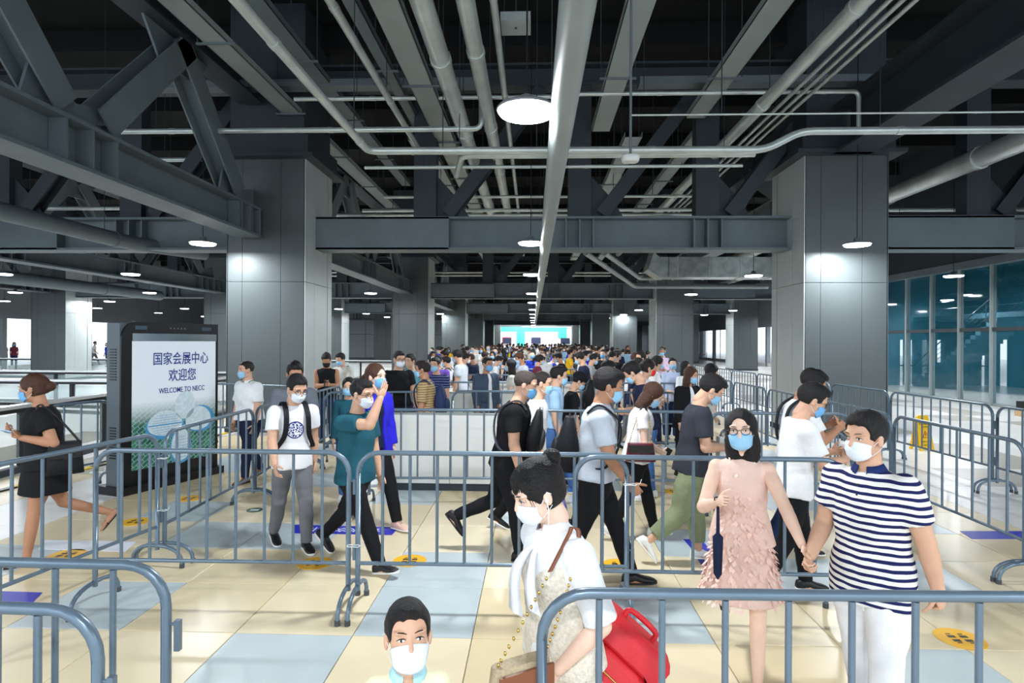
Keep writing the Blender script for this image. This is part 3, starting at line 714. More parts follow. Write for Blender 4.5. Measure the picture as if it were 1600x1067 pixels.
for k in range(12): b.box2((-.15, .09, 1.45 + k * .035), (-.14, .2, 1.465 + k * .035)); b.box2((-.15, .09, .45 + k * .035), (-.14, .2, .465 + k * .035))
tag(b.build('vent_slots', BLACK, sg), kind='stuff')
PST = bpy.data.materials.new('poster_print'); PST.use_nodes = True; nt, bb, tc = mask_nodes(PST); bb.inputs['Roughness'].default_value = .3
sp = nt.nodes.new('ShaderNodeSeparateXYZ'); nt.links.new(tc.outputs['Object'], sp.inputs[0])
vz = nt.nodes.new('ShaderNodeTexBrick'); vz.inputs['Scale'].default_value = 5; vz.inputs['Color1'].default_value = (*srgb((20, 78, 66)), 1); vz.inputs['Color2'].default_value = (*srgb((70, 132, 104)), 1); vz.inputs['Mortar'].default_value = (*srgb((150, 190, 196)), 1); vz.inputs['Mortar Size'].default_value = .018
mp = nt.nodes.new('ShaderNodeMapping'); mp.inputs['Rotation'].default_value = (math.radians(90), 0, .7); mp.inputs['Rotation'].default_value = (0, math.radians(35), 0)
cmb = nt.nodes.new('ShaderNodeCombineXYZ'); nt.links.new(tc.outputs['Object'], mp.inputs[0]); s2 = nt.nodes.new('ShaderNodeSeparateXYZ'); nt.links.new(mp.outputs[0], s2.inputs[0])
nt.links.new(s2.outputs['X'], cmb.inputs[0]); nt.links.new(s2.outputs['Z'], cmb.inputs[1]); nt.links.new(cmb.outputs[0], vz.inputs['Vector'])
rg = nt.nodes.new('ShaderNodeMapRange'); rg.inputs['From Min'].default_value = .85; rg.inputs['From Max'].default_value = 1.15; nt.links.new(sp.outputs['Z'], rg.inputs['Value'])
mx = nt.nodes.new('ShaderNodeMix'); mx.data_type = 'RGBA'; mx.inputs[7].default_value = (*srgb((226, 234, 244)), 1); nt.links.new(vz.outputs['Color'], mx.inputs[6]); nt.links.new(rg.outputs[0], mx.inputs[0]); nt.links.new(mx.outputs[2], bb.inputs['Base Color'])
nt.links.new(mx.outputs[2], bb.inputs['Emission Color']); bb.inputs['Emission Strength'].default_value = .12
po = MB().box2((0, -.008, .28), (W - .02, 0, SH - .25)).build('poster', PST, sg)
INK = mat('ink_blue', (44, 54, 140), .5); LEAF = mat('clover_roof', (214, 232, 242), .4, noise_amt=.12, noise_scale=30); LBLUE = mat('clover_blue', (80, 160, 214), .4)
def petal(cx, cz, rx, rz, rot, m, y=-.011):
    b = MB(); c = Vector((cx, y, cz)); n = 28; R_ = Matrix.Rotation(rot, 3, 'Y')
    b.prism([c + R_ @ Vector((rx * math.cos(2 * math.pi * k / n), 0, rz * math.sin(2 * math.pi * k / n) * (1 + .12 * math.sin(2 * math.pi * k / n)))) for k in range(n)], (0, .002, 0)); return b.build('clover_leaf', m, sg)
cxs = W * .56; czs = .85
petal(cxs - .26, czs - .06, .29, .19, .0, LBLUE, -.010); petal(cxs - .26, czs - .03, .26, .17, 0, LEAF)
petal(cxs + .30, czs - .03, .24, .19, 0, LBLUE, -.010); petal(cxs + .26, czs - .02, .21, .17, 0, LEAF)
petal(cxs + .04, czs + .19, .16, .20, .15, LEAF); petal(cxs - .02, czs - .38, .17, .25, 0, LBLUE, -.010); petal(cxs - .02, czs - .36, .15, .23, 0, LEAF)
b = MB()
for k in range(9): b.box((cxs - .26, -.0135, czs - .16 + k * .032), (.46 - abs(k - 4) * .05, .001, .004)); b.box((cxs - .02, -.0135, czs - .55 + k * .04), (.26 - abs(k - 4) * .03, .001, .004))
b.box((cxs - .26, -.0137, czs - .03), (.5, .001, .015)); b.build('roof_lines', LBLUE, sg)
for body, size, x, z in (('国家会展中心', .185, .55, 1.70), ('欢迎您', .185, .56, 1.47), ('WELCOME TO NECC', .10, .56, 1.275)):
    me = text_mesh(body, size); o = link('lettering', me, INK, sg); o.rotation_euler = (math.radians(90), 0, 0); o.location = (x * W, -.012, z); 
    if not me.materials: me.materials.append(INK)
    else: me.materials[0] = INK
    xs = [v.co.x for v in me.vertices]; wd = max(xs) - min(xs); tgt = {'国家会展中心': .66, '欢迎您': .33, 'WELCOME TO NECC': .55}[body] * W; o.scale = (tgt / wd, 1, 1)
b = MB()
for k in range(7): b.cyl((0, 0, 0), .012, .004, 10); 
for k in range(5): MB().box((W * .42 + k * .055, -.004, SH - .075), (.022, .01, .022)).build('indicator', SIDE, sg)
for x in (.12, W - .18): MB().box((x, -.004, SH - .075), (.16, .01, .05)).build('display', mat('header_display', (70, 86, 104), .2), sg)
# ============================================================ CAUTION SIGN
a = atZ(1441, 703, 0); cs = empty('caution_sign', a, math.radians(12), 'yellow folding wet floor caution sign behind the right barriers', 'sign')
CY_ = mat('caution_yellow', (244, 196, 24), .45); CR = mat('caution_red', (200, 60, 30), .5)
def leaf(tilt, y):
    b = MB(); w0, w1, H = .15, .12, .62
    pts = [(-w0, 0, 0), (-w0 + .06, 0, 0), (-w0 + .07, 0, .05), (w0 - .07, 0, .05), (w0 - .06, 0, 0), (w0, 0, 0), (w1, 0, H), (w1 - .03, 0, H + .03), (-w1 + .03, 0, H + .03), (-w1, 0, H)]
    b.prism(pts, (0, .02, 0)); o = b.build('board', CY_, cs); o.rotation_euler.x = tilt; o.location = (0, y, 0); return o
f = leaf(-.18, -.12); leaf(.18, .12)
tm = MB(); tm.prism([(-.075, -.003, .24), (.075, -.003, .24), (0, -.003, .37)], (0, .002, 0)); tm.build('warning_triangle', CR, f)
tm = MB(); tm.prism([(-.05, -.005, .252), (.05, -.005, .252), (0, -.005, .342)], (0, .001, 0)); tm.build('triangle_face', CY_, f)
tm = MB(); tm.box((0, -.006, .30), (.012, .002, .04)); tm.box((0, -.006, .268), (.012, .002, .012)); tm.build('exclamation_mark', BLACK, f)
for body, size, z in (('小心地滑', .055, .50), ('CAUTION', .03, .44), ('WET FLOOR', .03, .17), ('小心地滑', .04, .11)):
    me = text_mesh(body, size); o = link('lettering', me, BLACK, f); me.materials.clear(); me.materials.append(BLACK); o.rotation_euler = (math.radians(90), 0, 0); o.location = (0, -.003, z)
# ============================================================ FLOOR DECALS
BLU = mat('decal_blue', (28, 36, 176), .4); YD = mat('decal_yellow', (240, 180, 24), .4); WD = mat('decal_white', (225, 230, 240), .4); GRN = mat('decal_green', (20, 90, 60), .4)
FL = 0.0
def round_decal(px, py, label, m=YD, r=.15):
    p = atZ(px, py, 0); o = empty('floor_sticker', (p.x, p.y, FL), 0, label, 'sticker')
    MB().cyl((0, 0, 0), r, .003, 28).build('disc', m, o)
    b = MB()
    if m is YD:
        for sx in (-1, 1):
            for k in range(2): b.box((sx * .04, -.03 + k * .055, .0035), (.05, .03, .001)); b.box((sx * .04, -.06 + k * .12, .0035), (.03, .012, .001))
    else: b.box((0, 0, .0035), (.1, .06, .001))
    b.build('printed_mark', BLACK if m is YD else WD, o)
for px, py, lb in ((212, 815, 'round yellow floor sticker left of the slanting barriers, nearer one'), (295, 779, 'round yellow floor sticker by the base of the welcome sign'), (104, 867, 'round yellow floor sticker under the walking woman\'s rear foot'),
                   (640, 876, 'round yellow floor sticker at the toe of the man shading his head'), (968, 883, 'round yellow floor sticker under the front row barrier at right of centre'), (1055, 768, 'round yellow floor sticker behind the woman with the burgundy bag'),
                   (492, 880, 'round yellow floor sticker between the logo tee man and the head shading man'), (1500, 998, 'round yellow floor sticker at bottom right')):
    round_decal(px, py, lb)
round_decal(398, 797, 'small dark green round floor sticker behind the front row', GRN, .09)
def strip(c0, c1, c2, c3, label, txt, m=BLU, tm=WD, scale=.5, flip=False):
    P = [atZ(*c, 0) for c in (c0, c1, c2, c3)]; o = empty('floor_banner', (*P[0].xy, FL), 0, label, 'floor banner')
    b = MB(); b.prism([(p - P[0]) for p in P], (0, 0, .003)); b.build('sheet', m, o)
    if txt:
        u = (P[1] - P[0]); v = (P[3] - P[0]); L = u.length
        me = text_mesh(txt, v.length * scale); me.materials.clear(); me.materials.append(tm); w = max(q.co.x for q in me.vertices) - min(q.co.x for q in me.vertices)
        t = link('lettering', me, None, o); c = (u + v) / 2; t.location = (c.x, c.y, .0035); t.rotation_euler.z = math.atan2(u.y, u.x) + (math.pi if flip else 0); s_ = min(1.6, L * .8 / w); t.scale = (s_, 1, 1)
strip((455, 833), (612, 836), (624, 824), (458, 820), 'blue floor banner with white lettering between the walkers left of centre', '请依次排队', flip=True)
strip((862, 790), (886, 794), (875, 752), (858, 752), 'blue floor banner beside the jeans wearer\'s shoes', None)
strip((1068, 843), (1090, 868), (1112, 862), (1095, 842), 'blue floor banner under the man in green trousers, farther piece', None)
strip((1090, 874), (1124, 924), (1160, 920), (1126, 872), 'blue floor banner partly hidden by the pink dress', None)
strip((0, 943), (50, 943), (66, 926), (0, 924), 'blue floor banner at the left edge', None)
strip((1518, 842), (1620, 842), (1620, 830), (1500, 830), 'blue floor banner at the right edge', None)
strip((60, 858), (196, 862), (214, 846), (70, 844), 'white paper floor notice behind the walking woman in black', None, WD)
strip((893, 792), (902, 796), (908, 780), (886, 776), 'white paper notice on the floor beside the blue banner', None, WD)
# ============================================================ PEOPLE
def surface_nets(F, org, h):
    ins = F < 0
    nx, ny, nz = F.shape
    c = np.zeros((nx - 1, ny - 1, nz - 1), np.int8)
    for a in (0, 1):
        for b in (0, 1):
            for d in (0, 1): c += ins[a:nx - 1 + a, b:ny - 1 + b, d:nz - 1 + d]
    act = (c > 0) & (c < 8); I = np.argwhere(act)
    if len(I) == 0: return None
    idx = -np.ones(act.shape, np.int64); idx[act] = np.arange(len(I))
    cor = [(a, b, d) for a in (0, 1) for b in (0, 1) for d in (0, 1)]
    V = [F[I[:, 0] + a, I[:, 1] + b, I[:, 2] + d] for a, b, d in cor]
    acc = np.zeros((len(I), 3)); cnt = np.zeros(len(I))
    for i in range(8):
        for ax in range(3):
            if cor[i][ax]: continue
            q = list(cor[i]); q[ax] = 1; j = cor.index(tuple(q))
            m = (V[i] < 0) != (V[j] < 0); t = np.where(m, V[i] / np.where(m, V[i] - V[j], 1), 0)
            P = np.array(cor[i], float)[None] + 0 * acc; P[:, ax] += t
            acc += P * m[:, None]; cnt += m
    P = (I + acc / cnt[:, None]) * h + np.array(org)
    faces = []
    for ax in range(3):
        o1, o2 = [(1, 2), (2, 0), (0, 1)][ax]
        sl0 = [slice(1, None)] * 3; sl0 = [slice(1, n - 1) for n in F.shape]; sl0[ax] = slice(0, F.shape[ax] - 1)
        sl1 = list(sl0); sl1[ax] = slice(1, F.shape[ax])
        A = ins[tuple(sl0)]; B = ins[tuple(sl1)]
        for flip, m in ((False, A & ~B), (True, ~A & B)):
            E = np.argwhere(m)
            if len(E) == 0: continue
            E = E + 1; E[:, ax] -= 1
            def cell(d1, d2):
                q = E.copy(); q[:, o1] -= d1; q[:, o2] -= d2; return idx[q[:, 0], q[:, 1], q[:, 2]]
            Q = np.stack([cell(1, 1), cell(0, 1), cell(0, 0), cell(1, 0)], 1)
            if flip: Q = Q[:, ::-1]
            faces.append(Q)
    Q = np.concatenate(faces); Q = Q[(Q >= 0).all(1)]
    return P, Q
class Field:
    """a blended solid: limbs, torsos and ellipsoids merged smoothly, then meshed as one surface"""
    def __init__(s, lo, hi, h):
        s.h = h; s.o = np.array(lo, float); n = np.ceil((np.array(hi) - s.o) / h).astype(int) + 1
        s.F = np.full(n, 1.0, np.float32); s.n = n
    def _sub(s, lo, hi):
        a = np.clip(np.floor((np.array(lo) - s.o) / s.h).astype(int), 0, s.n - 1); b = np.clip(np.ceil((np.array(hi) - s.o) / s.h).astype(int) + 1, 1, s.n)
        if (b <= a).any(): return None
        sl = tuple(slice(x, y) for x, y in zip(a, b))
        g = [s.o[i] + s.h * np.arange(a[i], b[i]) for i in range(3)]
        return sl, np.meshgrid(*g, indexing='ij')
    def _mix(s, sl, d, k, sub=False):
        A = s.F[sl]; d = d.astype(np.float32)
        if sub:
            d = -d; h = np.clip(.5 - .5 * (A - d) / k, 0, 1); s.F[sl] = A * (1 - h) + d * h + k * h * (1 - h); return
        h = np.clip(.5 + .5 * (A - d) / k, 0, 1); s.F[sl] = A * (1 - h) + d * h - k * h * (1 - h)
    def limb(s, p0, p1, prof, k=.02, flat0=False, flat1=False, fwd=None, sub=False):
        """prof: list of (t, r) or (t, a, b): a along fwd, b sideways"""
        p0 = np.array(p0, float); p1 = np.array(p1, float); ax = p1 - p0; L = np.linalg.norm(ax); ax = ax / L
        prof = [(q[0], q[1], q[1]) if len(q) == 2 else q for q in prof]; R = max(max(q[1:]) for q in prof); pad = R + k + 2 * s.h
        sb = s._sub(np.minimum(p0, p1) - pad, np.maximum(p0, p1) + pad)
        if sb is None: return
        sl, (X, Y, Z) = sb
        f = np.array(fwd if fwd is not None else (1, 0, 0), float); f = f - ax * f.dot(ax)
        if np.linalg.norm(f) < 1e-3: f = np.array((0, 1., 0)); f = f - ax * f.dot(ax)
        f /= np.linalg.norm(f); l = np.cross(ax, f)
        x = X - p0[0]; y = Y - p0[1]; z = Z - p0[2]
        u = x * ax[0] + y * ax[1] + z * ax[2]; a = x * f[0] + y * f[1] + z * f[2]; b = x * l[0] + y * l[1] + z * l[2]
        t = np.clip(u / L, 0, 1); ts = [q[0] for q in prof]
        ra = np.interp(t, ts, [q[1] for q in prof]); rb = np.interp(t, ts, [q[2] for q in prof])
        du = u - t * L
        m = np.minimum(ra, rb)
        if flat0 and flat1: rad = (np.sqrt((a / ra) ** 2 + (b / rb) ** 2) - 1) * m; d = np.maximum(rad, np.abs(du) * np.sign(1) + 0 * du - 0.0)
        du_ = np.where((du < 0) & flat0, 0, np.where((du > 0) & flat1, 0, du))
        d = (np.sqrt((a / ra) ** 2 + (b / rb) ** 2 + (du_ / m) ** 2) - 1) * m
        if flat0: d = np.maximum(d, -u)
        if flat1: d = np.maximum(d, u - L)
        s._mix(sl, d, k, sub)
    def ell(s, c, r, k=.015, R=None, sub=False):
        c = np.array(c, float); pad = max(r) + k + 2 * s.h; sb = s._sub(c - pad, c + pad)
        if sb is None: return
        sl, (X, Y, Z) = sb; q = np.stack([X - c[0], Y - c[1], Z - c[2]])
        if R is not None: q = np.tensordot(np.array(R).T, q, 1)
        k0 = np.sqrt((q[0] / r[0]) ** 2 + (q[1] / r[1]) ** 2 + (q[2] / r[2]) ** 2); k1 = np.sqrt((q[0] / r[0] ** 2) ** 2 + (q[1] / r[1] ** 2) ** 2 + (q[2] / r[2] ** 2) ** 2)
        s._mix(sl, k0 * (k0 - 1) / np.maximum(k1, 1e-6), k, sub)
    def fold(s, amp, seed=0, f=1.0):
        g = [s.o[i] + s.h * np.arange(s.n[i]) for i in range(3)]; X, Y, Z = np.meshgrid(*g, indexing='ij', sparse=True)
        X = X * f; Y = Y * f; Z = Z * f; q = seed * 1.7
        w = np.sin(23 * X + 9 * Z + q + 1.8 * np.sin(13 * Y + 5 * Z + q)) * np.sin(17 * Y - 11 * Z + 2 * q + 1.5 * np.sin(11 * X + 7 * Z))
        w = w + .6 * np.sin(38 * Z + 25 * Y + 9 * X + 2.2 * np.sin(14 * X + 10 * Y + q)) * np.sin(9 * Z + 3 * q)
        s.F += (amp * w).astype(np.float32)
    def mesh(s):
        r = surface_nets(s.F, s.o, s.h); return r
def np_mesh(name, parts):
    V = []; Q = []; n = 0
    for p in parts:
        if p is None: continue
        V.append(p[0]); Q.append(p[1] + n); n += len(p[0])
    V = np.concatenate(V); Q = np.concatenate(Q)
    me = bpy.data.meshes.new(name); me.vertices.add(len(V)); me.vertices.foreach_set('co', V.astype(np.float32).ravel())
    me.loops.add(len(Q) * 4); me.loops.foreach_set('vertex_index', Q.astype(np.int32).ravel())
    me.polygons.add(len(Q)); me.polygons.foreach_set('loop_start', np.arange(0, len(Q) * 4, 4, dtype=np.int32)); me.polygons.foreach_set('loop_total', np.full(len(Q), 4, np.int32))
    me.polygons.foreach_set('use_smooth', np.ones(len(Q), bool)); me.update(calc_edges=True); return me
def join_mb(me, mb):
    """append hand-built shells (fingers and the like) to the same mesh"""
    n = len(me.vertices); V = np.empty(n * 3, np.float32); me.vertices.foreach_get('co', V)
    V = V.reshape(-1, 3); F = [tuple(p.vertices) for p in me.polygons]
    out = bpy.data.meshes.new(me.name); out.from_pydata([tuple(v) for v in V] + mb.v, [], F + [tuple(i + n for i in f) for f in mb.f])
    out.polygons.foreach_set('use_smooth', [True] * len(out.polygons)); out.update(); bpy.data.meshes.remove(me); return out
SKIN = {k: mat('skin_' + k, c, .5, bump=.08, bump_scale=90, noise_amt=.04, noise_scale=14, spec=.35) for k, c in dict(fair=(232, 196, 176), mid=(208, 164, 138), tan=(180, 132, 104), deep=(150, 106, 82)).items()}
for m_ in SKIN.values():
    b_ = m_.node_tree.nodes['Principled BSDF']; b_.inputs['Subsurface Weight'].default_value = .06; b_.inputs['Subsurface Radius'].default_value = (.02, .008, .004)
HAIR = {k: mat('hair_' + k, c, .5, noise_amt=.35, noise_scale=90, bump=.8, bump_scale=170, spec=.4) for k, c in dict(black=(20, 18, 20), brown=(72, 44, 32), dark=(34, 26, 24), wine=(70, 30, 34), grey=(110, 108, 106), shaved=(62, 52, 48)).items()}
MBLUE = mat('mask_blue', (150, 200, 236), .7, bump=.1, bump_scale=80); MWHITE = mat('mask_white', (226, 234, 246), .7, bump=.1, bump_scale=80); MBLACK = mat('mask_black', (24, 24, 28), .7); MRED = mat('mask_red', (236, 52, 48), .7)
MDEEP = mat('mask_deep_blue', (110, 172, 226), .7, bump=.1, bump_scale=80)
MASKS = dict(blue=MBLUE, white=MWHITE, black=MBLACK, red=MRED, deep=MDEEP)
LOOP = mat('ear_loop', (235, 235, 238), .7); EYEW = mat('eye_white', (225, 220, 214), .3); IRIS = mat('iris', (22, 14, 12), .15); BROW = mat('brow', (38, 28, 26), .8); FRAME = mat('glasses_frame', (26, 22, 24), .25)
SHOEB = mat('shoe_black', (20, 20, 24), .5); SHOEW = mat('shoe_white', (228, 230, 228), .5); SOLE = mat('shoe_sole', (232, 232, 228), .6); SHOEBR = mat('shoe_brown', (120, 76, 44), .45); SHOEP = mat('shoe_pink', (226, 186, 170), .5)
SHOES = dict(black=SHOEB, white=SHOEW, brown=SHOEBR, pink=SHOEP, navy=mat('shoe_navy', (30, 40, 80), .5), bluew=mat('shoe_blue', (60, 110, 190), .5))
R_ = math.radians
def rotY(a):  # pitch forward for +a
    return Matrix.Rotation(a, 3, 'Y')
def ik(p0, target, l1, l2, hint):
    d = target - p0; D = min(d.length, (l1 + l2) * .999); u = d.normalized(); tgt = p0 + u * D
    a = (l1 * l1 - l2 * l2 + D * D) / (2 * D); hh = math.sqrt(max(l1 * l1 - a * a, 0)); h = hint - u * hint.dot(u)
    h = h.normalized() if h.length > 1e-4 else perp(u)[0]
    return p0 + u * a + h * hh, tgt
def person(px, pyt, d, face, label, sex='m', skin='mid', hair='short', hcol='black', top=None, bottom=None, mask='blue', shoes='black', group=None,
           legs='stand', arms=('down', 'down'), lean=4, head=(0, 0, 0), sleeve=.6, pant=1.0, bulk=1.0, glasses=False, res=None, height=None, hemz=.47,
           bare_shoulders=False, collar=None, skirt=None, extras=None, hold=('relax', 'relax'), sole=True, stride=1.0, sway=0, body_yaw=None, jacket=None, child=False, hat=None, palm=(None, None), loose=0):
    """builds one walking or standing figure; face is the heading in degrees (0 = towards image right, -90 = towards the camera)"""
    fem = sex == 'f'
    # ---- skeleton in figure space (x forward, y left, z up) for a 1.72 m body
    shw = (.155 if fem else .18) * (1 if not child else .8); hipw = .088
    lean_r = R_(lean); sp = Vector((math.sin(lean_r), 0, math.cos(lean_r)))
    LT, LS = .415, .40
    LEG = {'stand': ((3, 4, 0), (-3, 3, 0)), 'walk': ((24, 6, 4), (-18, 22, -26)), 'stride': ((32, 6, 12), (-28, 22, -38)), 'step': ((16, 12, 0), (-12, 16, -14)), 'lift': ((8, 4, 0), (-16, 62, -60)), 'kick': ((12, 5, 0), (-20, 46, -50))}[legs]
    swap = stride < 0; st = abs(stride)
    LG = {}
    hipc = Vector((0, 0, .87))
    for side in (1, -1):
        fl, kn, ft = LEG[(0 if side == 1 else 1) if not swap else (1 if side == 1 else 0)]
        fl *= st; hip = hipc + Vector((0, side * hipw, 0)); a = R_(fl); b = R_(fl - kn * st)
        out = side * .03
        knee = hip + Vector((math.sin(a), out, -math.cos(a))).normalized() * LT; ank = knee + Vector((math.sin(b), 0, -math.cos(b))).normalized() * LS
        LG[side] = [hip, knee, ank, R_(ft)]
    def foot_pts(s_): # heel/toe under ankle, pitch p>0 toe up
        hip, knee, ank, p = LG[s_]; fw = Vector((math.cos(p), 0, math.sin(p))); up = Vector((-math.sin(p), 0, math.cos(p)))
        return ank, fw, up, [ank + fw * -.065 - up * .08, ank + fw * .14 - up * .08]
    low = min(q.z for s_ in (1, -1) for q in foot_pts(s_)[3]); dz = -low
    if abs(dz) > 0:
        for s_ in (1, -1):
            for i in range(3): LG[s_][i] = LG[s_][i] + Vector((0, 0, dz))
        hipc = hipc + Vector((0, 0, dz))
    P0 = hipc + Vector((0, 0, .02)); NB = P0 + sp * .545
    pit, yaw, roll = [R_(v) for v in head]
    HR = Matrix.Rotation(yaw, 3, 'Z') @ Matrix.Rotation(pit + lean_r * .4, 3, 'Y') @ Matrix.Rotation(roll, 3, 'X')
    nd = (sp + Vector((.25 + .5 * math.sin(max(pit, 0)), 0, 0))).normalized()
    neck1 = NB + nd * .10; HC = neck1 + HR @ Vector((.012, 0, .075))
    hs = 1.08 if not child else 1.28
    HTOP = HC + HR @ Vector((0, 0, .14)) * hs
    # ---- place: head seen at (px, pyt) when the figure stands on the floor at depth d
    tp = atY(px, pyt, d); s = tp.z / HTOP.z if height is None else height / HTOP.z
    rz = R_(face); Rz = Matrix.Rotation(rz, 3, 'Z'); off = Rz @ (HC * s); loc = Vector((tp.x - off.x, d - off.y, 0))
    root = empty('person', loc, rz, label, 'person', group)
    near = res or (.0085 if d < 3.6 else .0105 if d < 6.6 else .014 if d < 11 else .02)
    hres = .0052 if d < 3.6 else .007 if d < 6.6 else .010 if d < 11 else .014
    A = {}
    for i, side in enumerate((1, -1)):
        sh = P0 + sp * .468 + Vector((0, side * shw, 0)); spec = arms[i]; l1, l2 = .285, .245
        if isinstance(spec, str):
            fw, ab, el = {'down': (2, 8, 12), 'fwd': (26, 8, 22), 'back': (-26, 8, 10), 'fwd2': (14, 8, 25), 'back2': (-14, 8, 16), 'out': (2, 15, 14)}[spec]
            a, b = R_(fw), R_(ab); e = sh + Vector((math.sin(a), side * math.sin(b), -math.cos(a) * math.cos(b))).normalized() * l1
            a2 = R_(fw + el); w = e + Vector((math.sin(a2), side * math.sin(b * .35), -math.cos(a2))).normalized() * l2
        else:
            tgt = Vector((spec[0], spec[1] * 1.0, spec[2])) if spec[0] != 'w' else (Rz.transposed() @ (Vector(spec[1]) - loc)) / s; spec = spec if spec[0] != 'w' else (0, 0, 0) + tuple(spec[2:]); hint = Vector(spec[3]) if len(spec) > 3 else Vector((-.5, side * .5, -1)); e, w = ik(sh, tgt, l1, l2, hint)
        A[side] = (sh, e, w, hold[i], palm[i])
    ext = [p for s_ in (1, -1) for p in LG[s_][:3] + list(A[s_][:3])] + [HC, NB]
    lo = Vector((min(p.x for p in ext) - .27, min(p.y for p in ext) - .2, -.02)); hi = Vector((max(p.x for p in ext) + .27, max(p.y for p in ext) + .2, max(p.z for p in ext) + .12))
    bk = bulk * 1.08
    # ---- body
    B = Field(lo, hi, near * 1.1)
    if fem: tor = [(0, .10, .160), (.3, .080, .118), (.6, .095, .135), (.85, .085, .135), (.96, .06, .10), (1, .05, .06)]
    else: tor = [(0, .10, .150), (.3, .095, .135), (.6, .11, .158), (.85, .10, .168), (.96, .07, .12), (1, .055, .065)]
    ck = .86 if top is not None else 1.0
    B.limb(P0 - sp * .03, NB, [(t, a * bk * ck, b * bk * ck) for t, a, b in tor], .02, fwd=(1, 0, 0))
    B.limb(NB - nd * .03, neck1 + nd * .045, [(0, .06 if not fem else .05), (1, .054 if not fem else .046)], .03)
    for s_ in (1, -1):
        sh, e, w, hd, pm = A[s_]; m_ = (.88 if fem else 1.06) * (.5 + .5 * bk) * (.8 if child else 1)
        B.limb(P0 + sp * .462 + Vector((0, s_ * shw * .45, 0)), sh, [(0, .056 * ck), (1, .054 * ck)], .03)
        B.limb(sh, e, [(0, .054 * m_ * ck), (.3, .052 * m_), (1, .040 * m_)], .02)
        B.limb(e, w, [(0, .041 * m_), (.25, .043 * m_), (1, .027 * m_)], .012)
        hip, kn, an, p = LG[s_]
        lk = .84 if bottom is not None and pant > .6 and not skirt else .95; B.limb(hip, kn, [(0, .085 * bk * lk), (.4, .075 * bk * lk), (1, .052 * lk)], .03); B.limb(kn, an, [(0, .052 * lk), (.3, .055 * lk), (1, .034)], .015)
        ank, fw, up, _ = foot_pts(s_)
        B.limb(ank - fw * .045 - up * .05, ank + fw * .125 - up * .055, [(0, .028, .03), (.5, .03, .038), (1, .02, .042)], .02, fwd=up)
    parts = [B.mesh()]
    # ---- head
    hc = np.array(HC)
    def Hp(x, y, z): return HC + HR @ (Vector((x, y, z)) * hs)
    Rm = np.array(HR)
    H = Field(HC - Vector((.17, .17, .19)) * hs, HC + Vector((.18, .17, .16)) * hs, hres)
    def he(x, y, z, r, k=.02, sub=False): H.ell(Hp(x, y, z), [q * hs for q in r], k, Rm, sub)
    he(-.012, 0, .035, (.098, .077, .085)); he(.028, 0, -.022, (.062, .064, .085), .02); he(.032, 0, -.068, (.05, .048, .042), .025)
    H.limb(Hp(-.02, 0, -.03), Hp(-.035, 0, -.13), [(0, .052 * hs), (1, .05 * hs)], .03)
    if d < 11:
        for s_ in (1, -1):
            he(.100, s_ * .032, .006, (.020, .020, .013), .012, True); he(-.004, s_ * .079, -.008, (.018, .009, .031), .008)
            he(.072, s_ * .034, .030, (.016, .024, .008), .012)
        H.limb(Hp(.082, 0, .012), Hp(.101, 0, -.024), [(0, .009), (1, .0125)], .012); he(.088, 0, -.058, (.012, .024, .010), .01)
    parts.append(H.mesh())
    me = np_mesh('body', parts)
    hb = MB(); nseg = 8 if d < 6.6 else 5
    for s_ in (1, -1):
        sh, e, w, hd, pm = A[s_]; dr = (w - e).normalized(); n = Vector(pm) if pm else Vector((0, -s_, 0)); n = (n - dr * n.dot(dr)); n = n.normalized() if n.length > .05 else perp(dr)[0]
        u = (n.cross(dr)) * s_; m_ = (.86 if fem else 1.0) * (.8 if child else 1)
        if hd == 'hidden': continue
        R3 = Matrix((dr, u, n)).transposed()
        hb.ellipsoid(w + dr * .042 * m_, (.052 * m_, .041 * m_, .0165 * m_), R3, 14, 9)
        curl = dict(relax=(18, 26, 18), hold=(55, 60, 35), fist=(72, 80, 50), flat=(4, 6, 4), point=(40, 50, 30))[hd]
        for f, (yo, ln) in enumerate(((.029, .072), (.010, .080), (-.009, .075), (-.027, .060))):
            q = w + dr * (.080 - abs(f - 1.2) * .004) * m_ + u * yo * m_; ang = 0; L3 = (.45, .31, .24)
            for sg_ in range(3):
                ang += R_(curl[sg_] * (1 + .07 * f)); dd = dr * math.cos(ang) + n * math.sin(ang) + u * (yo * 1.2) * .4
                nx_ = q + dd.normalized() * ln * m_ * L3[sg_]; hb.capsule(q, nx_, .0088 * m_ * (1 - .12 * sg_), .0088 * m_ * (1 - .12 * (sg_ + 1)), nseg); q = nx_
        q = w + dr * .022 * m_ + u * .032 * m_ + n * .004; td = (dr * .62 + u * .62 + n * .3).normalized()
        for sg_, ln in enumerate((.040, .030, .024)):
            nx_ = q + td * ln * m_; hb.capsule(q, nx_, (.0125 - .0015 * sg_) * m_, (.011 - .0015 * sg_) * m_, nseg); q = nx_; td = (td + n * (.5 if hd != 'relax' else .2) + dr * .25).normalized()
    if shoes in (None, 'sandal'):
        for s_ in (1, -1):
            ank, fw, up, _ = foot_pts(s_)
            for f in range(5):
                q = ank + fw * (.128 - f * .006) - up * .066 + Vector((0, -s_ * (.026 - f * .014), 0)) ; hb.capsule(q, q + fw * (.04 - f * .004), .0125 - f * .001, .010 - f * .001, 6)
    me = join_mb(me, hb); body = link('body', me, SKIN[skin], root); 
    info = dict(root=root, P0=P0, sp=sp, NB=NB, HC=HC, HR=HR, Hp=Hp, A=A, LG=LG, s=s, loc=loc, rz=rz, lo=lo, hi=hi, near=near, bk=bk, shw=shw, nd=nd, neck1=neck1)
    # ---- trousers / skirt
    seed = (px * 13 + pyt) % 97
    P_ = None
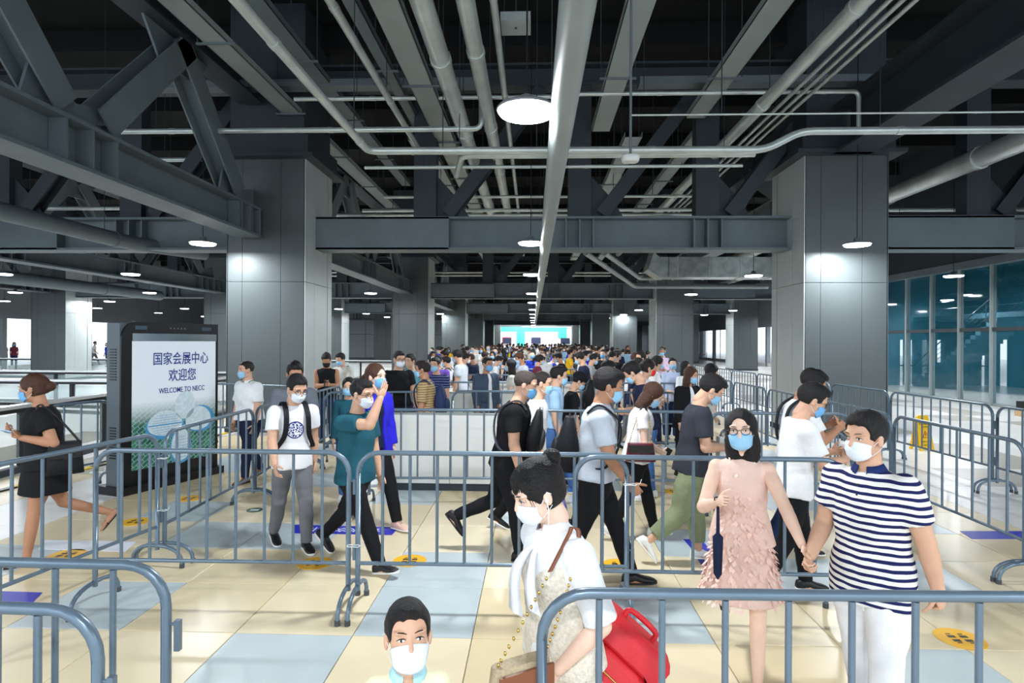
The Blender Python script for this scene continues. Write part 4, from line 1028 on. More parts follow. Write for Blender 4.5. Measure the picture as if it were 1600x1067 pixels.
    if bottom is not None:
        G = Field(lo, hi, near)
        G.limb(P0 + sp * .10, P0 - Vector((0, 0, .06)), [(0, .100 * bk, .138 * bk), (1, .110 * bk, .158 * bk)], .02, fwd=(1, 0, 0), flat0=True)
        if skirt:
            G.limb(P0 + Vector((0, 0, .05)), P0 + Vector((0, 0, -skirt[0])), [(0, .11 * bk, .15 * bk), (.25, .13 * bk, .18 * bk), (1, skirt[1] * .9, skirt[1])], .02, flat0=True, flat1=True)
        else:
            for s_ in (1, -1):
                hip, kn, an, p = LG[s_]; lo_ = 1 + loose
                if pant > 1.01 or pant > .6:
                    G.limb(hip + Vector((0, 0, -.0)), kn, [(0, .092 * bk), (.5, .084 * bk * lo_), (1, .068 * lo_)], .02)
                    q = kn.lerp(an, min(1.0, (pant - .5) * 2)); G.limb(kn, q, [(0, .068 * lo_), (.35, .068 * lo_), (1, .054 * lo_)], .015, flat1=True)
                else:
                    q = hip.lerp(kn, pant * 2 if pant < .5 else 1); G.limb(hip, q, [(0, .098 * bk), (1, .088 * lo_)], .02, flat1=True)
        G.fold(.0035, seed, 1.0)
        link('trousers' if not skirt and pant > .6 else ('skirt' if skirt else 'shorts'), np_mesh('lower', [G.mesh()]), bottom, root)
    # ---- top
    def top_field(infl, hem, slv, neck_t=.985, flare=0.0, kind='tee'):
        G = Field(lo, hi, near)
        hz = P0 + sp * (hem - .5)
        tt = []
        L0 = -(.5 - hem); 
        for t, a, b in ([(-.3, .130, .184), (0, .124, .178), (.3, .104, .150), (.6, .112, .160), (.85, .103, .165), (.96, .075, .118), (1.0, .062, .072)] if not fem else [(-.3, .126, .188), (0, .120, .182), (.3, .094, .136), (.6, .104, .145), (.85, .094, .142), (.96, .066, .10), (1.0, .054, .064)]):
            tt.append((t, (a + infl + .008) * bk, (b + infl) * bk))
        p0 = P0 + sp * (hem - .5) * 1.0; L = (NB - p0).length; full = .545
        prof = []
        ts = [q[0] for q in tt]
        for k in range(13):
            u = k / 12; z = -(.5 - hem) + u * L; t = z / full
            a = float(np.interp(t, ts, [q[1] for q in tt])); b = float(np.interp(t, ts, [q[2] for q in tt]))
            fl = flare * max(0, 1 - u * 1.6); prof.append((u, a + fl, b + fl))
        G.limb(p0, NB - sp * .545 * (1 - neck_t) + sp * .004, prof, .02, fwd=(1, 0, 0), flat0=True, flat1=True)
        if fem:
            for s_ in (1, -1): G.ell(P0 + sp * .37 + Vector((.07, s_ * .062, 0)), (.055, .06, .06), .04)
        for s_ in (1, -1):
            sh, e, w, _, _ = A[s_]; m_ = (.90 if fem else 1.06) * (.5 + .5 * bk) * (.82 if child else 1)
            if slv <= 0:
                G.limb(P0 + sp * .45 + Vector((0, s_ * shw * .4, 0)), sh - Vector((0, s_ * .012, 0)), [(0, .062), (1, .05)], .03); continue
            G.limb(P0 + sp * .458 + Vector((0, s_ * shw * .4, 0)), sh, [(0, .066), (1, .060 * m_ + infl * .5)], .035)
            if slv <= 1: G.limb(sh, sh.lerp(e, slv), [(0, .060 * m_ + infl), (1, .058 * m_ + infl + (.008 if slv < .8 else .004))], .02, flat1=True)
            else:
                G.limb(sh, e, [(0, .062 * m_ + infl), (1, .052 * m_ + infl)], .02); G.limb(e, e.lerp(w, slv - 1), [(0, .052 * m_ + infl), (1, .040 * m_ + infl)], .015, flat1=True)
        G.fold(.0045, seed + 3, .9); return G
    if top is not None:
        G = top_field(.004 + .6 * loose * .03, hemz, sleeve if not bare_shoulders else 0)
        if extras and 'cut' in extras: extras['cut'](G, info)
        name = 'dress' if skirt and bottom is None else 'shirt'
        if skirt and bottom is None:
            G.limb(P0 + sp * .12, P0 + Vector((0, 0, -skirt[0])), [(0, .11 * bk, .145 * bk), (.3, .14, .175), (1, skirt[1] * .85, skirt[1])], .05, flat1=True)
        link(name, np_mesh('upper', [G.mesh()]), top, root)
    if jacket is not None:
        G = top_field(.022, hemz - .04, 1.85, .99, .01)
        # open front
        G.limb(P0 + sp * .55 + Vector((.13, 0, 0)), P0 - sp * .2 + Vector((.16, 0, 0)), [(0, .07, .035), (1, .07, .055)], .01, sub=True, fwd=(1, 0, 0))
        link('jacket', np_mesh('upper', [G.mesh()]), jacket, root)
    if collar is not None:
        b = MB(); n = 18
        R0, R1 = (.064, .085) if not fem else (.056, .075); rings = []
        up = nd
        for r, z in ((R0, .022), (R0 + .004, .024), (R1 + .004, -.012), (R1, -.016)):
            ring = []
            for k in range(n):
                t = R_(18) + (2 * math.pi - R_(36)) * k / (n - 1)
                fdrop = -.028 * max(0, math.cos(t)) * (1 if r > R0 + .006 else .55)
                ring.append(NB + Vector((r * math.cos(t) + .01, r * math.sin(t), 0)) + sp * (z + fdrop + .012))
            rings.append(ring)
        nn = n
        vs = [p for r in rings for p in r]; fs = []
        for i in range(4):
            j = (i + 1) % 4
            for k in range(nn - 1): fs.append((i * nn + k, i * nn + k + 1, j * nn + k + 1, j * nn + k))
        b.add(vs, fs, True); b.build('collar', collar, root)
    # ---- shoes
    if shoes not in (None,):
        for s_ in (1, -1):
            ank, fw, up, _ = foot_pts(s_); lf = Vector((0, 1, 0))
            if shoes == 'sandal':
                b = MB(); b.loft([[ank + fw * x + lf * (w_ * sg2) - up * (.08 - zz) for sg2, zz in ((-1, 0), (1, 0), (1, .012), (-1, .012))] for x, w_ in ((-.065, .022), (-.04, .032), (.05, .036), (.12, .042), (.165, .03))]); sh_ = b.build('sandal', SHOEB, root)
                MB().tube([ank + fw * .09 + lf * .045 - up * .07, ank + fw * .08 + lf * .02 - up * .035, ank + fw * .08 - lf * .02 - up * .035, ank + fw * .09 - lf * .045 - up * .07], .006, 6).build('strap', SHOEB, sh_); continue
            secs = [(-.078, .018, .055), (-.068, .032, .078), (-.03, .037, .094), (.02, .037, .092), (.06, .041, .072), (.10, .046, .058), (.145, .044, .047), (.175, .033, .036), (.19, .012, .024)]
            def ring(x, w_, zt, zb, n=14):
                r = []
                for k in range(n):
                    t = 2 * math.pi * k / n; c, s2 = math.cos(t), math.sin(t)
                    r.append(ank + fw * x + lf * (w_ * math.copysign(abs(c) ** .7, c)) + up * (-.08 + (zt + zb) / 2 + (zt - zb) / 2 * math.copysign(abs(s2) ** .8, s2)))
                return r
            sm_ = SHOES[shoes]; so = MB().loft([ring(x, w_, zt, .008) for x, w_, zt in secs]).build('shoe', sm_, root)
            if sole and d < 11: MB().loft([ring(x * 1.03, w_ + .004, .022, -.0) for x, w_, zt in secs]).build('sole', SOLE if shoes != 'brown' and sole != 'dark' else SHOEB, so)
            if d < 7 and sole != 'dark':
                b = MB()
                for k in range(4): b.box(ank + fw * (.045 + .018 * k) + up * (-.003 - .008 * k), (.006, .04, .006))
                b.build('laces', SOLE if shoes in ('white',) else RUBBER, so)
    # ---- hair
    hr = .006 if d < 3.6 else .0075 if d < 6.6 else .011 if d < 11 else .015
    cap = Field(HC - Vector((.26, .24, .42)) * hs, HC + Vector((.2, .24, .24)) * hs, hr)
    def ce(x, y, z, r, k=.012, sub=False): cap.ell(Hp(x, y, z), [q * hs for q in r], k, Rm, sub)
    if hair in ('short', 'fade', 'thick', 'buzz', 'curly', 'bald'):
        th = dict(short=.012, fade=.010, thick=.020, buzz=.004, curly=.022, bald=.004)[hair]
        ce(-.014, 0, .037, (.098 + th * .9, .077 + (.007 if hair in ('short', 'thick', 'curly') else .003), .085 + th))
        if hair in ('short', 'thick', 'fade', 'curly'): ce(.035, 0, .092, (.058, .055, .030 + th * .3), .02)
        # cut face, temples, ears, nape
        ce(.110, 0, -.018, (.064, .080, .106), .008, True); ce(.05, 0, -.075, (.075, .12, .09), .006, True)
        for s_ in (1, -1): ce(.0, s_ * .09, -.035, (.034, .04, .05), .006, True); ce(.088, s_ * .046, .018, (.046, .042, .060), .008, True)
        ce(-.07, 0, -.115, (.12, .13, .075), .006, True)
        if hair == 'bald': ce(.06, 0, .10, (.07, .06, .055), .01, True)
        if hair == 'curly': cap.fold(.006, seed, 3.2)
        else: cap.fold(.0018, seed, 3.6)
    else:
        ce(-.018, 0, .036, (.108, .088, .098))
        if hair in ('bob', 'long'):
            bot = -.155 if hair == 'bob' else -.36
            p1 = Hp(-.03, 0, bot) if hair == 'bob' else HC + HR @ Vector((-.045, 0, -.1)) + Vector((-.03, 0, bot + .08))
            cap.limb(Hp(-.02, 0, .03), p1, [(0, .085, .094), (.6, .084, .110), (1, .066 if hair == 'bob' else .04, .104 if hair == 'bob' else .07)], .02, fwd=HR @ Vector((1, 0, 0)))
        else:
            ce(-.03, 0, -.02, (.085, .078, .07), .02); ce(-.07, 0, -.125, (.12, .13, .07), .006, True)
            for s_ in (1, -1): ce(.005, s_ * .092, -.04, (.03, .035, .045), .006, True)
        if hair == 'bun': ce(-.108, -.01, .092, (.038, .038, .038), .010)
        if hair == 'lowbun': ce(-.125, 0, .0, (.042, .045, .045), .012)
        if hair == 'ponytail':
            cap.limb(Hp(-.10, 0, .06), Hp(-.15, 0, -.02), [(0, .022), (1, .034)], .02); cap.limb(Hp(-.15, 0, -.02), Hp(-.145, 0, -.17), [(0, .034), (1, .014)], .02)
        # face opening, slightly parted
        ce(.108, 0, -.032, (.082, .066, .120), .006, True)
        if hair in ('bob', 'long'): ce(.108, 0, -.13, (.094, .066, .105), .006, True)
        if hair == 'long': ce(.14, 0, -.25, (.13, .10, .14), .01, True)
        cap.fold(.0016, seed, 3.6)
    link('hair', np_mesh('hair', [cap.mesh()]), HAIR[hcol], root)
    if extras and 'fringe' in extras:
        b = MB(); rg = random.Random(5)
        for k in range(22):
            y = -.062 + .124 * k / 21; sx = .085 - 6 * y * y
            sx = .088 - 11 * y * y; p = [Hp(sx - .034, y * .8, .110), Hp(sx - .008, y, .088), Hp(sx + .001, y * 1.06 + rg.uniform(-.004, .004), .055), Hp(sx - .002, y * 1.10 + rg.uniform(-.006, .006), .018 + rg.uniform(-.012, .012) - abs(y) * .5)]
            b.tube(p, 0, 5, True, [.006, .0045, .0028, .0008])
        b.build('fringe', HAIR[hcol], root)
    # ---- eyes, brows, glasses
    if d < 11:
        for s_ in (1, -1):
            e_ = MB().ellipsoid(Hp(.0815, s_ * .032, .0065), [q * hs for q in (.0055, .0135, .0058)], HR @ Matrix.Rotation(s_ * R_(18), 3, 'Z'), 12, 8).build('eye', EYEW, root)
            MB().ellipsoid(Hp(.0850, s_ * .0315, .0065), [q * hs for q in (.0026, .0060, .0056)], HR, 10, 6).build('iris', IRIS, e_)
            b = MB(); b.tube([Hp(.0868, s_ * .0175, .0095), Hp(.0905, s_ * .027, .0136), Hp(.086, s_ * .040, .0122), Hp(.077, s_ * .050, .0065)], 0, 6, True, [.0012 * hs, .0019 * hs, .0019 * hs, .0008 * hs]); b.build('eyelid', BROW, e_)
            b = MB(); b.tube([Hp(.0925, s_ * .014, .028), Hp(.0935, s_ * .028, .0335), Hp(.085, s_ * .043, .0335), Hp(.074, s_ * .054, .027)], 0, 6, True, [.0012 * hs, .0024 * hs, .0021 * hs, .0008 * hs]); b.build('eyebrow', BROW, root)
    if glasses:
        b = MB()
        for s_ in (1, -1):
            b.tube([Hp(.098 - .012 * abs(math.cos(t)) * (1 if math.cos(t) * 1 > 0 else 0), s_ * (.034 + .024 * math.cos(t)), .004 + .021 * math.sin(t)) for t in [2 * math.pi * k / 18 for k in range(19)]], .0022, 6)
            b.tube([Hp(.086, s_ * .058, .008), Hp(.04, s_ * .077, .008), Hp(-.01, s_ * .083, .006)], .0018, 6)
        b.tube([Hp(.099, -.011, .008), Hp(.103, 0, .012), Hp(.099, .011, .008)], .0018, 6); b.build('glasses', FRAME, root)
    # ---- mask
    if mask:
        nu, nv = (24, 12) if d < 7 else (12, 6); rows = []
        for L_ in (0, .0022):
            g_ = []
            for j in range(nv + 1):
                v = j / nv; row = []
                for i in range(nu + 1):
                    u = 2 * i / nu - 1; ph = u * R_(74); zt = -.006 - .020 * u * u; zb = -.108 + .030 * u * u + .0; z = zt + (zb - zt) * v
                    Rx = float(np.interp(v, [0, .25, .5, .8, 1], [.082, .094, .096, .084, .066])) - L_ + .0012 * math.sin(v * 18.8) - .006 * math.exp(-(u / .1) ** 2) * 0
                    row.append(Hp(.013 + Rx * math.cos(ph) ** .8, (.0715 - L_) * math.sin(ph) * (1 - .10 * v), z))
                g_.append(row)
            rows.append(g_)
        W_ = nu + 1; vs = [p for g_ in rows for r in g_ for p in r]; N = W_ * (nv + 1); fs = []
        for j in range(nv):
            for i in range(nu):
                a = j * W_ + i; fs.append((a, a + W_, a + W_ + 1, a + 1)); fs.append((N + a, N + a + 1, N + a + W_ + 1, N + a + W_))
        bd = [i for i in range(W_)] + [j * W_ + nu for j in range(1, nv + 1)] + [nv * W_ + i for i in range(nu - 1, -1, -1)] + [j * W_ for j in range(nv - 1, 0, -1)]
        for k in range(len(bd)): a, c = bd[k], bd[(k + 1) % len(bd)]; fs.append((a, c, N + c, N + a))
        b = MB(); b.add(vs, fs, True); mo = b.build('face_mask', MASKS[mask] if isinstance(mask, str) else mask, root)
        if d < 11:
            b = MB()
            for s_ in (1, -1):
                b.tube([Hp(.034, s_ * .0695, -.028), Hp(.012, s_ * .078, -.008), Hp(-.006, s_ * .086, .018), Hp(-.022, s_ * .082, .002)], .0016, 5); b.tube([Hp(.034, s_ * .0625, -.076), Hp(.012, s_ * .070, -.062), Hp(-.012, s_ * .080, -.040)], .0016, 5)
            b.build('ear_loops', LOOP, mo)
    if hat is not None:
        b = MB(); rr = [(.105, .02), (.11, .05), (.10, .09), (.07, .125), (.02, .14)]; n = 24
        b.loft([[Hp(-.012 + r * 1.08 * math.cos(2 * math.pi * k / n), r * .88 * math.sin(2 * math.pi * k / n), z + .01) for k in range(n)] for r, z in rr]); ho = b.build('cap', hat, root)
        b = MB(); pr = [(.07, .08), (.13, .065), (.165, .035), (.175, 0), (.165, -.035), (.13, -.065), (.07, -.08)]
        b.loft([[Hp(x, y, .035 - .12 * (x - .08) * .5 + dz_) for x, y in pr] for dz_ in (0, .006)], False); b.build('brim', hat, ho)
    root.scale = (s, s, s)
    return info
def world_pt(info, v): return info['loc'] + Matrix.Rotation(info['rz'], 3, 'Z') @ (Vector(v) * info['s'])
def carried(name, info, label, cat):
    r = empty(name, info['loc'], info['rz'], label, cat); r.scale = (info['s'],) * 3; return r
def backpack(info, label, m, m2=None, front=False, size=(.16, .30, .44), zoff=0, hang=0):
    """pack lying against the back (or chest) with its straps over the shoulders"""
    r = carried('backpack' if not front else 'chest_bag', info, label, 'backpack' if not front else 'bag'); P0, sp = info['P0'], info['sp']; sgn = 1 if front else -1; bk = info['bk']
    f = sp.cross(Vector((0, -1, 0))) if False else Vector((sp.z, 0, -sp.x)); c = P0 + sp * (.30 + zoff) + f * sgn * (.115 * bk + size[0] / 2)
    rings = []
    for t in (-1, -.9, -.6, 0, .6, .88, 1):
        w_ = (1 - .35 * max(0, abs(t) - .55) / .45) if t < 0 else (1 - .5 * max(0, t - .45) / .55); q = c + sp * (t * size[2] / 2)
        dd = 1.0 if t < .3 else .75
        n = 16; rings.append([q + f * (size[0] / 2 * w_ * dd * math.copysign(abs(math.cos(a)) ** .6, math.cos(a)) - sgn * 0) + Vector((0, size[1] / 2 * w_ * math.copysign(abs(math.sin(a)) ** .6, math.sin(a)), 0)) for a in [2 * math.pi * k / n for k in range(n)]])
    MB().loft(rings).build('bag', m, r)
    q = c + f * sgn * size[0] * .5 - sp * size[2] * .14; b = MB(); b.ellipsoid(q, (size[0] * .22, size[1] * .36, size[2] * .24), Matrix((f, Vector((0, 1, 0)), sp)).transposed(), 14, 8); b.build('pocket', m2 or m, r)
    b = MB(); b.tube([c + sp * (size[2] * .46) + Vector((0, -.03, 0)), c + sp * (size[2] * .56), c + sp * (size[2] * .46) + Vector((0, .03, 0))], .007, 6); b.build('top_handle', m2 or m, r)
    for s_ in (1, -1):
        y = s_ * info['shw'] * .55; th = .128 * bk
        pts = [P0 + sp * .50 + f * sgn * (.10) + Vector((0, y, 0)), P0 + sp * .565 + Vector((0, y, 0)) + f * sgn * .03, P0 + sp * .545 - f * sgn * .05 + Vector((0, y, 0)), P0 + sp * .44 - f * sgn * th + Vector((0, y * 1.05, 0)), P0 + sp * .26 - f * sgn * (th * .98) + Vector((0, y * 1.2, 0)), P0 + sp * .12 - f * sgn * .06 + Vector((0, s_ * .165 * bk, 0)), P0 + sp * .10 + f * sgn * .10 + Vector((0, s_ * .12, 0))]
        sm = []
        for i in range(len(pts) - 1):
            a, b_ = pts[max(i - 1, 0)], pts[i]; c_, d_ = pts[i + 1], pts[min(i + 2, len(pts) - 1)]
            for k in range(4):
                t = k / 4; sm.append(.5 * ((2 * b_) + (c_ - a) * t + (2 * a - 5 * b_ + 4 * c_ - d_) * t * t + (3 * b_ - a - 3 * c_ + d_) * t ** 3))
        sm.append(pts[-1]); b = MB(); rg = []
        for i, p in enumerate(sm):
            dd = (sm[min(i + 1, len(sm) - 1)] - sm[max(i - 1, 0)]).normalized(); lat = Vector((0, 1, 0)); nn_ = dd.cross(lat).normalized()
            rg.append([p + lat * .024 + nn_ * .006, p - lat * .024 + nn_ * .006, p - lat * .024 - nn_ * .006, p + lat * .024 - nn_ * .006])
        b.loft(rg, False); b.build('shoulder_strap', m2 or m, r)
    return r
def catmull(pts, n=5):
    pts = [Vector(p) for p in pts]; out = []
    for i in range(len(pts) - 1):
        a, b_ = pts[max(i - 1, 0)], pts[i]; c_, d_ = pts[i + 1], pts[min(i + 2, len(pts) - 1)]
        for k in range(n): t = k / n; out.append(.5 * ((2 * b_) + (c_ - a) * t + (2 * a - 5 * b_ + 4 * c_ - d_) * t * t + (3 * b_ - a - 3 * c_ + d_) * t ** 3))
    return out + [pts[-1]]
def phone(info, side, label, m=None):
    r = carried('phone', info, label, 'phone'); sh, e, w, _, pm = info['A'][side]; dr = (w - e).normalized(); n = Vector(pm) if pm else Vector((0, -side, 0)); n = (n - dr * n.dot(dr)).normalized(); u = n.cross(dr)
    R3 = Matrix((dr, u, n)).transposed(); c = w + dr * .11 + n * .03; MB().box(c, (.075, .15, .008), R3).build('case', m or BLACK, r); MB().box(c + n * .0045, (.068, .142, .001), R3).build('screen', mat('phone_screen', (150, 190, 230), .1, emit=.6), r); return r
C = cloth
BLK = C('black', (22, 23, 27)); NAVY = C('navy', (28, 36, 62)); WHT = C('white', (232, 234, 238)); GREYT = C('grey', (104, 110, 120)); TEALS = C('teal', (32, 84, 100)); DKT = C('charcoal', (50, 54, 64)); LBL = C('light_blue', (158, 194, 226)); JEAN = C('jeans', (70, 106, 160)); DJEAN = C('dark_jeans', (36, 50, 84)); GREYP = C('grey_trousers', (112, 114, 120)); PGREY = C('pale_grey', (188, 196, 208)); OLIVE = C('olive', (132, 142, 110)); CREAM = C('cream', (236, 228, 212)); BEIGE = C('beige', (206, 204, 196)); PINK = C('pink', (226, 194, 182)); BLUEJ = C('vivid_blue', (44, 40, 200)); COAT = C('slate_coat', (66, 80, 100)); PURP = C('purple', (110, 80, 170)); CYAN = C('cyan_shirt', (110, 176, 196)); YELC = C('yellow', (236, 190, 40))
STR = stripe_cloth('navy_white_stripes', (232, 232, 228), (26, 32, 84), .0385, .56); TAN = stripe_cloth('tan_pattern', (186, 158, 112), (92, 84, 72), .035, .72); NST = stripe_cloth('navy_pinstripes', (34, 42, 88), (150, 160, 200), .045, .85); BST = stripe_cloth('pale_blue_stripes', (176, 192, 226), (206, 216, 238), .02)
TEE = print_cloth('tee_blue_logo', (232, 234, 238), (36, 48, 124), -.015, 1.20, .085); PACK = C('black_bag', (24, 25, 30), .6); NPACK = C('navy_bag', (34, 48, 84), .6)
LEA = mat('brown_leather', (128, 76, 52), .45); BURG = mat('burgundy_leather', (94, 22, 44), .35); BLEA = mat('black_leather', (26, 24, 26), .35); GOLD = mat('gold_chain', (210, 176, 96), .25, 1)
# ---------------- foreground
w1 = person(840, 716, 2.22, -148, 'young woman in white blouse and bow with earphones in the foreground', 'f', 'fair', 'bun', 'black', WHT, CREAM, 'white', 'white', lean=5, head=(20, -8, 0), arms=(('w', atY(872, 1046, 2.1), (-.8, .6, -.4)), 'back'), sleeve=.95, skirt=(.40, .21), collar=WHT, extras={'fringe': 1}, loose=.5, hemz=.5, legs='step')
b = MB(); r = w1['root']; NB, sp_, P0 = w1['NB'], w1['sp'], w1['P0']
for sx, L in ((1, .30), (-1, .36)):
    pts = catmull([NB + Vector((.075, 0, -.05)), NB + Vector((.125, sx * .03, -.10)), NB + Vector((.16, sx * .06, -.20)), NB + Vector((.15, sx * .07, -L))], 4); rg = []
    for i, p in enumerate(pts):
        w_ = .012 + .055 * (i / len(pts)) ** 1.2; rg.append([p + Vector((0, w_, 0)), p + Vector((.012, 0, 0)), p + Vector((0, -w_, 0)), p + Vector((-.004, 0, 0))])
    b.loft(rg)
b.ellipsoid(NB + Vector((.09, 0, -.055)), (.022, .026, .024)); b.build('bow', WHT, r)

V = Field(w1['lo'], w1['hi'], .009); V.limb(P0 - sp_ * .02, NB - sp_ * .07, [(0, .158, .218), (.35, .132, .176), (.7, .138, .182), (1, .112, .155)], .02, flat0=True, flat1=True)
for s_ in (1, -1): V.ell(P0 + sp_ * .37 + Vector((.075, s_ * .062, 0)), (.058, .062, .062), .04)
V.fold(.004, 4); link('tweed_vest', np_mesh('vest', [V.mesh()]), mat('cloth_tweed', (222, 214, 200), .9, noise_amt=.16, noise_scale=70, bump=.5, bump_scale=90), r)
b = MB(); Hp = w1['Hp']
for s_ in (1, -1):
    b.ellipsoid(Hp(.006, s_ * .088, -.012), (.008, .006, .009)); b.tube(catmull([Hp(.008, s_ * .09, -.016), Hp(.014, s_ * .09, -.05), Hp(.03, s_ * .07, -.11), Hp(.05, s_ * .03, -.19), Hp(.07, 0, -.24)], 4), .0022, 5)
b.build('earphones', LOOP, r)
def shoulder_bag(info, side, label, body_pts, depth, m, strap_m, drop, front=.05, flap=None, chain=False, out=.0):
    r = carried('handbag', info, label, 'bag'); P0, sp, shw = info['P0'], info['sp'], info['shw']
    sh = P0 + sp * .545 + Vector((0, side * shw * .78, .02)); c = P0 + sp * (.53 - drop) + Vector((front, side * (.20 + out), 0))
    w_, h_ = body_pts; n = 14; rings = []
    for t, k in ((-1, .75), (-.9, .97), (-.3, 1), (.5, .9), (.9, .78), (1, .62)):
        rings.append([c + Vector((w_ / 2 * (1.0 - .08 * (t + 1)) * math.copysign(abs(math.cos(a)) ** .55, math.cos(a)), depth / 2 * k * math.copysign(abs(math.sin(a)) ** .55, math.sin(a)), t * h_ / 2)) for a in [2 * math.pi * i / n for i in range(n)]])
    MB().loft(rings).build('bag_body', m, r)
    fl = MB(); fl.box(c + Vector((0, side * depth * .5, h_ * .22)), (w_ * .82, .012, h_ * .42)); fl.box(c + Vector((0, side * depth * .52, 0)), (.03, .012, .02)); fl.build('flap', flap or strap_m, r)
    for sx in (1, -1):
        a = c + Vector((sx * w_ * .38, 0, h_ * .45)); q = a.lerp(sh, .35)
        pts = catmull([a, a.lerp(sh, .5) + Vector((sx * .02, side * .03, 0)), sh + Vector((sx * .03, side * .012, -.03)), sh + Vector((0, 0, .008))], 5)
        if chain:
            kk = int(len(pts) * .45); ch = MB()
            for i in range(kk):
                for f_ in (0, .5):
                    p = pts[i].lerp(pts[i + 1], f_); ch.ellipsoid(p, (.006, .006, .009), None, 8, 5)
            ch.build('chain', GOLD, r); pts = pts[kk:]
        bb_ = MB(); bb_.loft([[p + Vector((.012, 0, 0)), p + Vector((0, side * .005, 0)), p + Vector((-.012, 0, 0)), p - Vector((0, side * .005, 0))] for p in pts]); bb_.build('strap', strap_m, r)
    return r
CANV = mat('canvas_monogram', (176, 158, 128), .6, noise_amt=.18, noise_scale=80)
shoulder_bag(w1, 1, 'canvas and brown leather shoulder bag with a gold chain on the woman in white blouse', (.28, .22), .10, CANV, LEA, .50, .33, chain=True)
kid = person(638, 936, 1.82, -78, 'small boy, foreground', 'm', 'mid', 'short', 'black', C('pale_yellow', (236, 236, 196)), C('kid_shorts', (120, 150, 180)), 'white', 'white', lean=2, head=(-14, 6, 0), arms=('down', 'down'), sleeve=.6, pant=.4, child=True, bulk=.78, collar=C('pale_cyan', (176, 222, 232)), hemz=.5)
kid['root']['label'] = 'small boy with short black hair and white mask, foreground beside the woman in white'
striped = person(1352, 640, 3.0, -146, 'man in navy and white striped polo holding hands with the woman in pink', 'm', 'mid', 'thick', 'black', STR, WHT, 'white', 'white', lean=3, head=(2, -10, 0), arms=(('w', atY(1474, 950, 2.85), (-.4, .6, -.8)), ('w', atY(1266, 868, 3.06), (-.5, -.4, -.8))), hold=('fist', 'hold'), sleeve=.62, collar=C('navy_collar', (30, 48, 100)), bulk=1.08, hemz=.34, legs='step', stride=.45, loose=.2)
b = MB(); NB = striped['NB']
for k in range(2): b.ellipsoid(NB + Vector((.125 + k * .008, 0, -.075 - k * .05)), (.004, .006, .006), None, 10, 6)
b.build('buttons', BLACK, striped['root'])
b = MB(); P0 = striped['P0']
for s_ in (1, -1): b.tube(catmull([P0 + Vector((.13, 0, -.07)), P0 + Vector((.15, s_ * .02, -.12)), P0 + Vector((.145, s_ * .03, -.17 - .02 * s_))], 4), .003, 5)
b.build('drawstring', WHT, striped['root'])
pinkw = person(1158, 636, 3.5, -108, 'woman with bobbed black hair and glasses in a sleeveless pink feathered dress', 'f', 'fair', 'bob', 'black', PINK, None, 'blue', 'sandal', lean=1, head=(-2, -6, 4), arms=(('w', atY(1258, 862, 3.10), (-1, .3, -.4)), ('w', atY(1122, 784, 3.28), (-.9, -.5, -.6))), hold=('relax', 'fist'), bare_shoulders=True, skirt=(.36, .25), glasses=True, legs='lift', hemz=.5)
# hands: man's right hand meets hers between them; feather petals on the dress
rg = random.Random(11); b = MB(); P0 = pinkw['P0']
FE = mat('feather_petals', (238, 204, 192), .7)
for k in range(620):
    z = rg.uniform(-.36, .46); t = (.46 - z) / .82; a = rg.uniform(-math.pi, math.pi)
    ra = .125 + .10 * max(0, t - .35) / .65 if t > .35 else .115; rb = ra * 1.12 if t > .3 else .12
    if z > .40 and abs(math.sin(a)) > .6: continue
    c = P0 + Vector((ra * math.cos(a) + (.012 if abs(a) < 1.2 and .1 < z < .45 else 0) + P0.x * 0, rb * 1.02 * math.sin(a), z)); nrm = Vector((math.cos(a), math.sin(a), .15)).normalized(); tg = Vector((-math.sin(a), math.cos(a), 0)); dn = (Vector((0, 0, -1)) + nrm * rg.uniform(.05, .7) + tg * rg.uniform(-.6, .6)).normalized(); L = rg.uniform(.03, .055); W_ = rg.uniform(.010, .018)
    b.add([c, c + dn * L * .5 + tg * W_ + nrm * .006, c + dn * L + nrm * .012, c + dn * L * .5 - tg * W_ + nrm * .006, c + dn * L * .5 - nrm * .004], [(0, 1, 2), (0, 2, 3), (0, 4, 1), (0, 3, 4), (1, 4, 2), (2, 4, 3)], False)
tag(b.build('feathers', FE, pinkw['root']), kind='stuff')
for s_ in (1, -1):
    b = MB(); NB = pinkw['NB']; b.tube(catmull([P0 + pinkw['sp'] * .43 + Vector((.09, s_ * .07, 0)), NB + Vector((.03, s_ * .075, .005)), NB + Vector((-.05, s_ * .08, -.02)), P0 + pinkw['sp'] * .42 + Vector((-.09, s_ * .08, 0))], 5), .006, 6); b.build('shoulder_strap', CREAM, pinkw['root'])
# umbrella and white bag carried by the woman in pink
q = world_pt(pinkw, pinkw['A'][-1][2]) + Vector((0, -.0, -.05)); u = empty('folded_umbrella', q, 0, 'dark folded umbrella hanging from the hand of the woman in pink', 'umbrella')
MB().tube([(0, 0, .02), (0, 0, -.12), (.0, 0, -.14), (0, 0, -.34), (0, 0, -.37)], 0, 10, True, [.008, .01, .028, .022, .004]).build('canopy', NAVY, u); MB().tube(catmull([(0, 0, .02), (.02, 0, .07), (-.02, 0, .07), (0, 0, .02)], 4), .004, 6).build('wrist_loop', BLACK, u)
